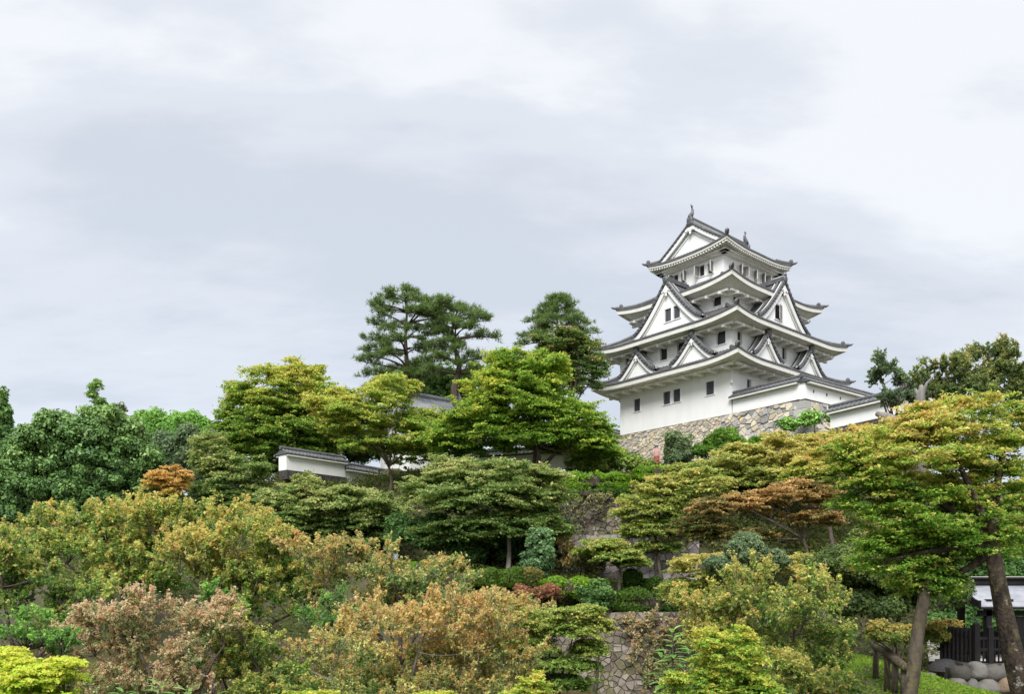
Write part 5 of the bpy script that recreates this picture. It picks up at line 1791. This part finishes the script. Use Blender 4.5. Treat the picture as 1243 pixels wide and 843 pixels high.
m.build('dark_panel', M['black'], gt)

# leaning prop, rail, blocks
pr_ = empty('leaning_prop', pix(1101, 870, 12.4))
tag(pr_, 'weathered log prop leaning under the branches of the big maple', 'prop')
m = MB()
a, b = np.array([0, 0, 0.]), pix(1124, 700, 12.9) - pix(1101, 870, 12.4)
while (a + pix(1101, 870, 12.4))[2] > ground(*(a + pix(1101, 870, 12.4))[:2]) - .1:
    a = a - (b - a) * .04
m.tube([a + (b - a) * k / 8 + np.array([.012 * math.sin(k * 2), 0, 0]) for k in range(9)], [.118, .114, .112, .108, .106, .102, .10, .096, .09], 10)
m.build('log', M['log'], pr_, smooth=True)
st_rail = empty('log_rail', pix(1075, 815, 22))
tag(st_rail, 'low rail of rough logs on posts beside the grass strip', 'rail')
so = np.array(st_rail.location)
m = MB()
m.tube([pix(1060, 783, 23) - so, pix(1074, 791, 22) - so, pix(1100, 812, 20.6) - so], [.11, .12, .11], 8)
m.build('rail_log', M['log'], st_rail, smooth=True)
for px_, y0, y1, Y_ in ((1063, 786, 806, 22.8), (1077, 793, 812, 21.9), (1086, 800, 822, 21.3), (1097, 808, 838, 20.8)):
    m = MB()
    t_ = pix(px_, y0, Y_)
    m.tube([np.array([t_[0], t_[1], min(ground(t_[0], t_[1]) - .15, t_[2] - .5)]) - so, t_ - so], [.09, .08], 8)
    m.build('post', M['log'], st_rail, smooth=True)
for px_, py_, wd, hh, lab in ((1127, 822, 13, 8, 'upper squared grey stone block beside the leaning prop'), (1131, 843, 15, 11, 'lower larger squared stone block beside the leaning prop')):
    YB = 25.6 if wd < 14 else 23.6
    q_ = pix(px_, py_, YB)
    m = MB()
    hw_, hh_ = wd / 2 * YB / F, hh / 2 * YB / F
    for k in range(1):
        vs = []
        for z, kx in ((-hh_ - .12, 1.0), (hh_ - .03, 1.0), (hh_, .9)):
            vs += [(sx * hw_ * kx + .01 * sx * sy, sy * .16 * kx, z + .008 * sx) for sx, sy in ((-1, -1), (1, -1), (1, 1), (-1, 1))]
        m.add(vs, [(0, 1, 5, 4), (1, 2, 6, 5), (2, 3, 7, 6), (3, 0, 4, 7), (4, 5, 9, 8), (5, 6, 10, 9), (6, 7, 11, 10), (7, 4, 8, 11), (8, 9, 10, 11)], (.17, .16, .15))
    o = m.build('stone_block', M['stone'], col=True)
    o.location = tuple(q_)
    tag(o, lab, 'stone block')

# ------------------------------------------------------------------ person, board, stump, log
yp = min(np.arange(49.5, 58, .25), key=lambda y: abs(pix(797, 570, y)[2] - ground(*pix(797, 570, y)[:2])))
ps = empty('person', pix(797, 570, yp))
tag(ps, 'person in a pale blue hat and red lower clothing standing at the stone base', 'person')
S = .94 * yp / 50.5
me = bpy.data.meshes.new('body')
V = [(0, 0, .93), (0, 0, 1.12), (0, 0, 1.33), (0, -.01, 1.45), (0, -.015, 1.56), (0, -.015, 1.66),
     (-.10, 0, .88), (-.11, -.01, .48), (-.11, .02, .06), (-.11, -.12, .03), (.10, 0, .88), (.11, -.02, .48), (.11, .02, .06), (.11, -.12, .03),
     (-.19, 0, 1.37), (-.24, .02, 1.10), (-.20, -.12, .90), (.19, 0, 1.37), (.24, .02, 1.10), (.20, -.12, .90), (-.19, -.17, .83), (.19, -.17, .83)]
E_ = [(0, 1), (1, 2), (2, 3), (3, 4), (4, 5), (0, 6), (6, 7), (7, 8), (8, 9), (0, 10), (10, 11), (11, 12), (12, 13), (2, 14), (14, 15), (15, 16), (16, 20), (2, 17), (17, 18), (18, 19), (19, 21)]
me.from_pydata([tuple(c * S for c in v) for v in V], E_, [])
me.materials.append(M['skin'])
body = link('body', me, ps)
body.modifiers.new('skin', 'SKIN')
body.modifiers.new('sub', 'SUBSURF').levels = 1
rad = [.13, .13, .14, .055, .095, .085, .085, .06, .045, .04, .085, .06, .045, .04, .06, .045, .035, .06, .045, .035, .03, .03]
for i, r in enumerate(rad):
    me.skin_vertices[0].data[i].radius = (r * S, r * S)
    me.skin_vertices[0].data[i].use_root = (i == 0)


def ringloft(rows, name, mt, parent):
    m = MB()
    P = []
    for x, y, z, rx, ry in rows:
        P.append([((x + rx * math.cos(a)) * S, (y + ry * math.sin(a)) * S, z * S) for a in np.linspace(0, 2 * math.pi, 15)])
    m.grid(P)
    return m.build(name, mt, parent, smooth=True)


ringloft([(0, 0, .10, .22, .17), (0, 0, .5, .21, .17), (0, 0, .92, .19, .155), (0, 0, .98, .18, .15)], 'skirt', M['red'], ps)
ringloft([(0, 0, .90, .20, .17), (0, 0, 1.12, .19, .16), (0, 0, 1.34, .215, .15), (0, 0, 1.42, .12, .09), (0, 0, 1.45, .07, .07)], 'top', M['pink'], ps)
for s_ in (-1, 1):
    m = MB()
    m.tube([np.array(q_) * S for q_ in ((s_ * .17, 0, 1.38), (s_ * .245, .02, 1.10), (s_ * .205, -.11, .92))], [.075 * S, .062 * S, .05 * S], 8)
    m.build('sleeve', M['pink'], ps, smooth=True)
ringloft([(0, -.01, 1.62, .19, .19), (0, -.01, 1.635, .18, .18), (0, -.01, 1.65, .12, .12), (0, -.01, 1.74, .105, .11), (0, -.01, 1.77, .04, .04), (0, -.01, 1.772, .002, .002)], 'hat', M['hat'], ps)
ringloft([(0, .03, 1.47, .09, .07), (0, .02, 1.56, .105, .10), (0, .01, 1.64, .11, .115)], 'hair', M['cloth_dark'], ps)

bd = empty('notice_board', [*pix(477, 690, 36.2)[:2], ground(*pix(477, 690, 36.2)[:2]) + .08])
tag(bd, 'pale blue notice board on a cream stone foot among the cherries', 'sign')
m = MB()
m.box(-.20, .20, -.04, .04, .36, .84)
m.build('panel', M['blue'], bd)
m = MB()
m.box(-.225, -.202, -.05, .05, .34, .87)
m.box(.202, .225, -.05, .05, .34, .87)
m.box(-.202, .202, -.05, .05, .842, .87)
m.build('frame', M['cream'], bd)
m = MB()
m.box(-.27, .27, -.16, .16, -.1, .30)
m.box(-.23, .23, -.10, .10, .302, .332)
m.build('foot', M['cream'], bd)

su = empty('tree_stump', pix(1118, 492, 30))
tag(su, 'broken grey trunk stump rising out of the gold maple crown under the skyline trees', 'tree stump')
m = MB()
m.tube([(0, 0, -4.5), (.05, 0, -1), (.02, 0, 0), (-.05, 0, .35), (.03, 0, .6), (.0, 0, .78)], [.3, .2, .16, .18, .13, .06], 9)
m.tube([(.05, 0, .3), (.22, 0, .85), (.52, 0, 1.15)], [.10, .05, .015], 7)
m.tube([(-.1, 0, .3), (-.22, 0, .62)], [.11, .05], 7)
m.build('stump', M['wood_grey'], su, smooth=True)
lg = MB()
a, b = pix(1064, 503, 34), pix(1098, 512, 33)
lg.tube([a + [0, 0, .02], a * .7 + b * .3, (a + b) / 2 - [0, 0, .05], b - [0, 0, .12]], [.10, .19, .21, .2], 10)
tag(lg.build('fallen_log', M['bark_pale'], smooth=True), 'weathered broken log poking out left of the gold maple crown below the white wall', 'log')


# ------------------------------------------------------------------ ground cover
def scatter(name, n, region, pal, leaf, seed, tone, h=.35, upright=False, everywhere=False):
    rng = np.random.default_rng(seed)
    x0, x1, y0, y1 = region
    X, Y_ = rng.uniform(x0, x1, n), rng.uniform(y0, y1, n)
    Z = ground_arr(X, Y_)
    for i in np.nonzero((Y_ > 35) & (Y_ < 51) & (np.abs(X) < 11))[0]:
        for P, fz_ in TERR:
            if inpoly(X[i], Y_[i], P):
                Z[i] = fz_(X[i], Y_[i])
    keepm = np.array([everywhere or not ((35 < y < 51) and abs(x) < 11 and any(inpoly(x, y, P) for P, _ in TERR)) for x, y in zip(X, Y_)])
    X, Y_, Z = X[keepm], Y_[keepm], Z[keepm]
    n = len(X)
    cl_ = .5 + .5 * np.sin(X * 1.3 + seed) * np.sin(Y_ * 1.1 + 2 * np.sin(X * .7))
    P = np.stack([X, Y_, Z + rng.uniform(0, 1, n) ** 1.5 * h * (.35 + cl_)], 1)
    nn = rng.normal(size=(n, 3)) * .7 + np.array([0, -.2, .9])
    if upright:
        nn = rng.normal(size=(n, 3)) * np.array([1, 1, .15]) + np.array([0, -.5, .35])
    c = ramp(pal, tone + .22 * rng.normal(size=n) + .25 * (cl_ - .5)) * rng.uniform(.75, 1.2, (n, 1))
    V, Qd, Cc = leaves(P, nn, leaf, rng, c, aspect=.35 if upright else .62)
    tag(link(name, np_mesh(name, V, Qd, M['leaf'], Cc)), kind='stuff')


scatter('undergrowth', 90000, (-24, 7.0, 9, 31.5), 'olive_yellow', .13, 1, .5, 1.1)
scatter('undergrowth', 40000, (-24, 2, 9, 30), 'rust', .11, 7, .5, 1.3)
scatter('undergrowth', 90000, (-32, 20, 36, 58), 'maple_olive', .17, 2, .5, .8)
scatter('undergrowth', 30000, (9, 24, 28, 50), 'scrub', .16, 5, .45, .5)
scatter('grass', 40000, (9.2, 15.2, 18.5, 30), 'grass', .09, 3, .62, .08, True)
scatter('leaf_litter', 12000, (-6, 10, 28, 33.5), 'brown', .12, 4, .4, .15)
scatter('undergrowth', 16000, (-3, 10.5, 39.2, 46.2), 'maple_olive', .13, 8, .5, .5, everywhere=True)
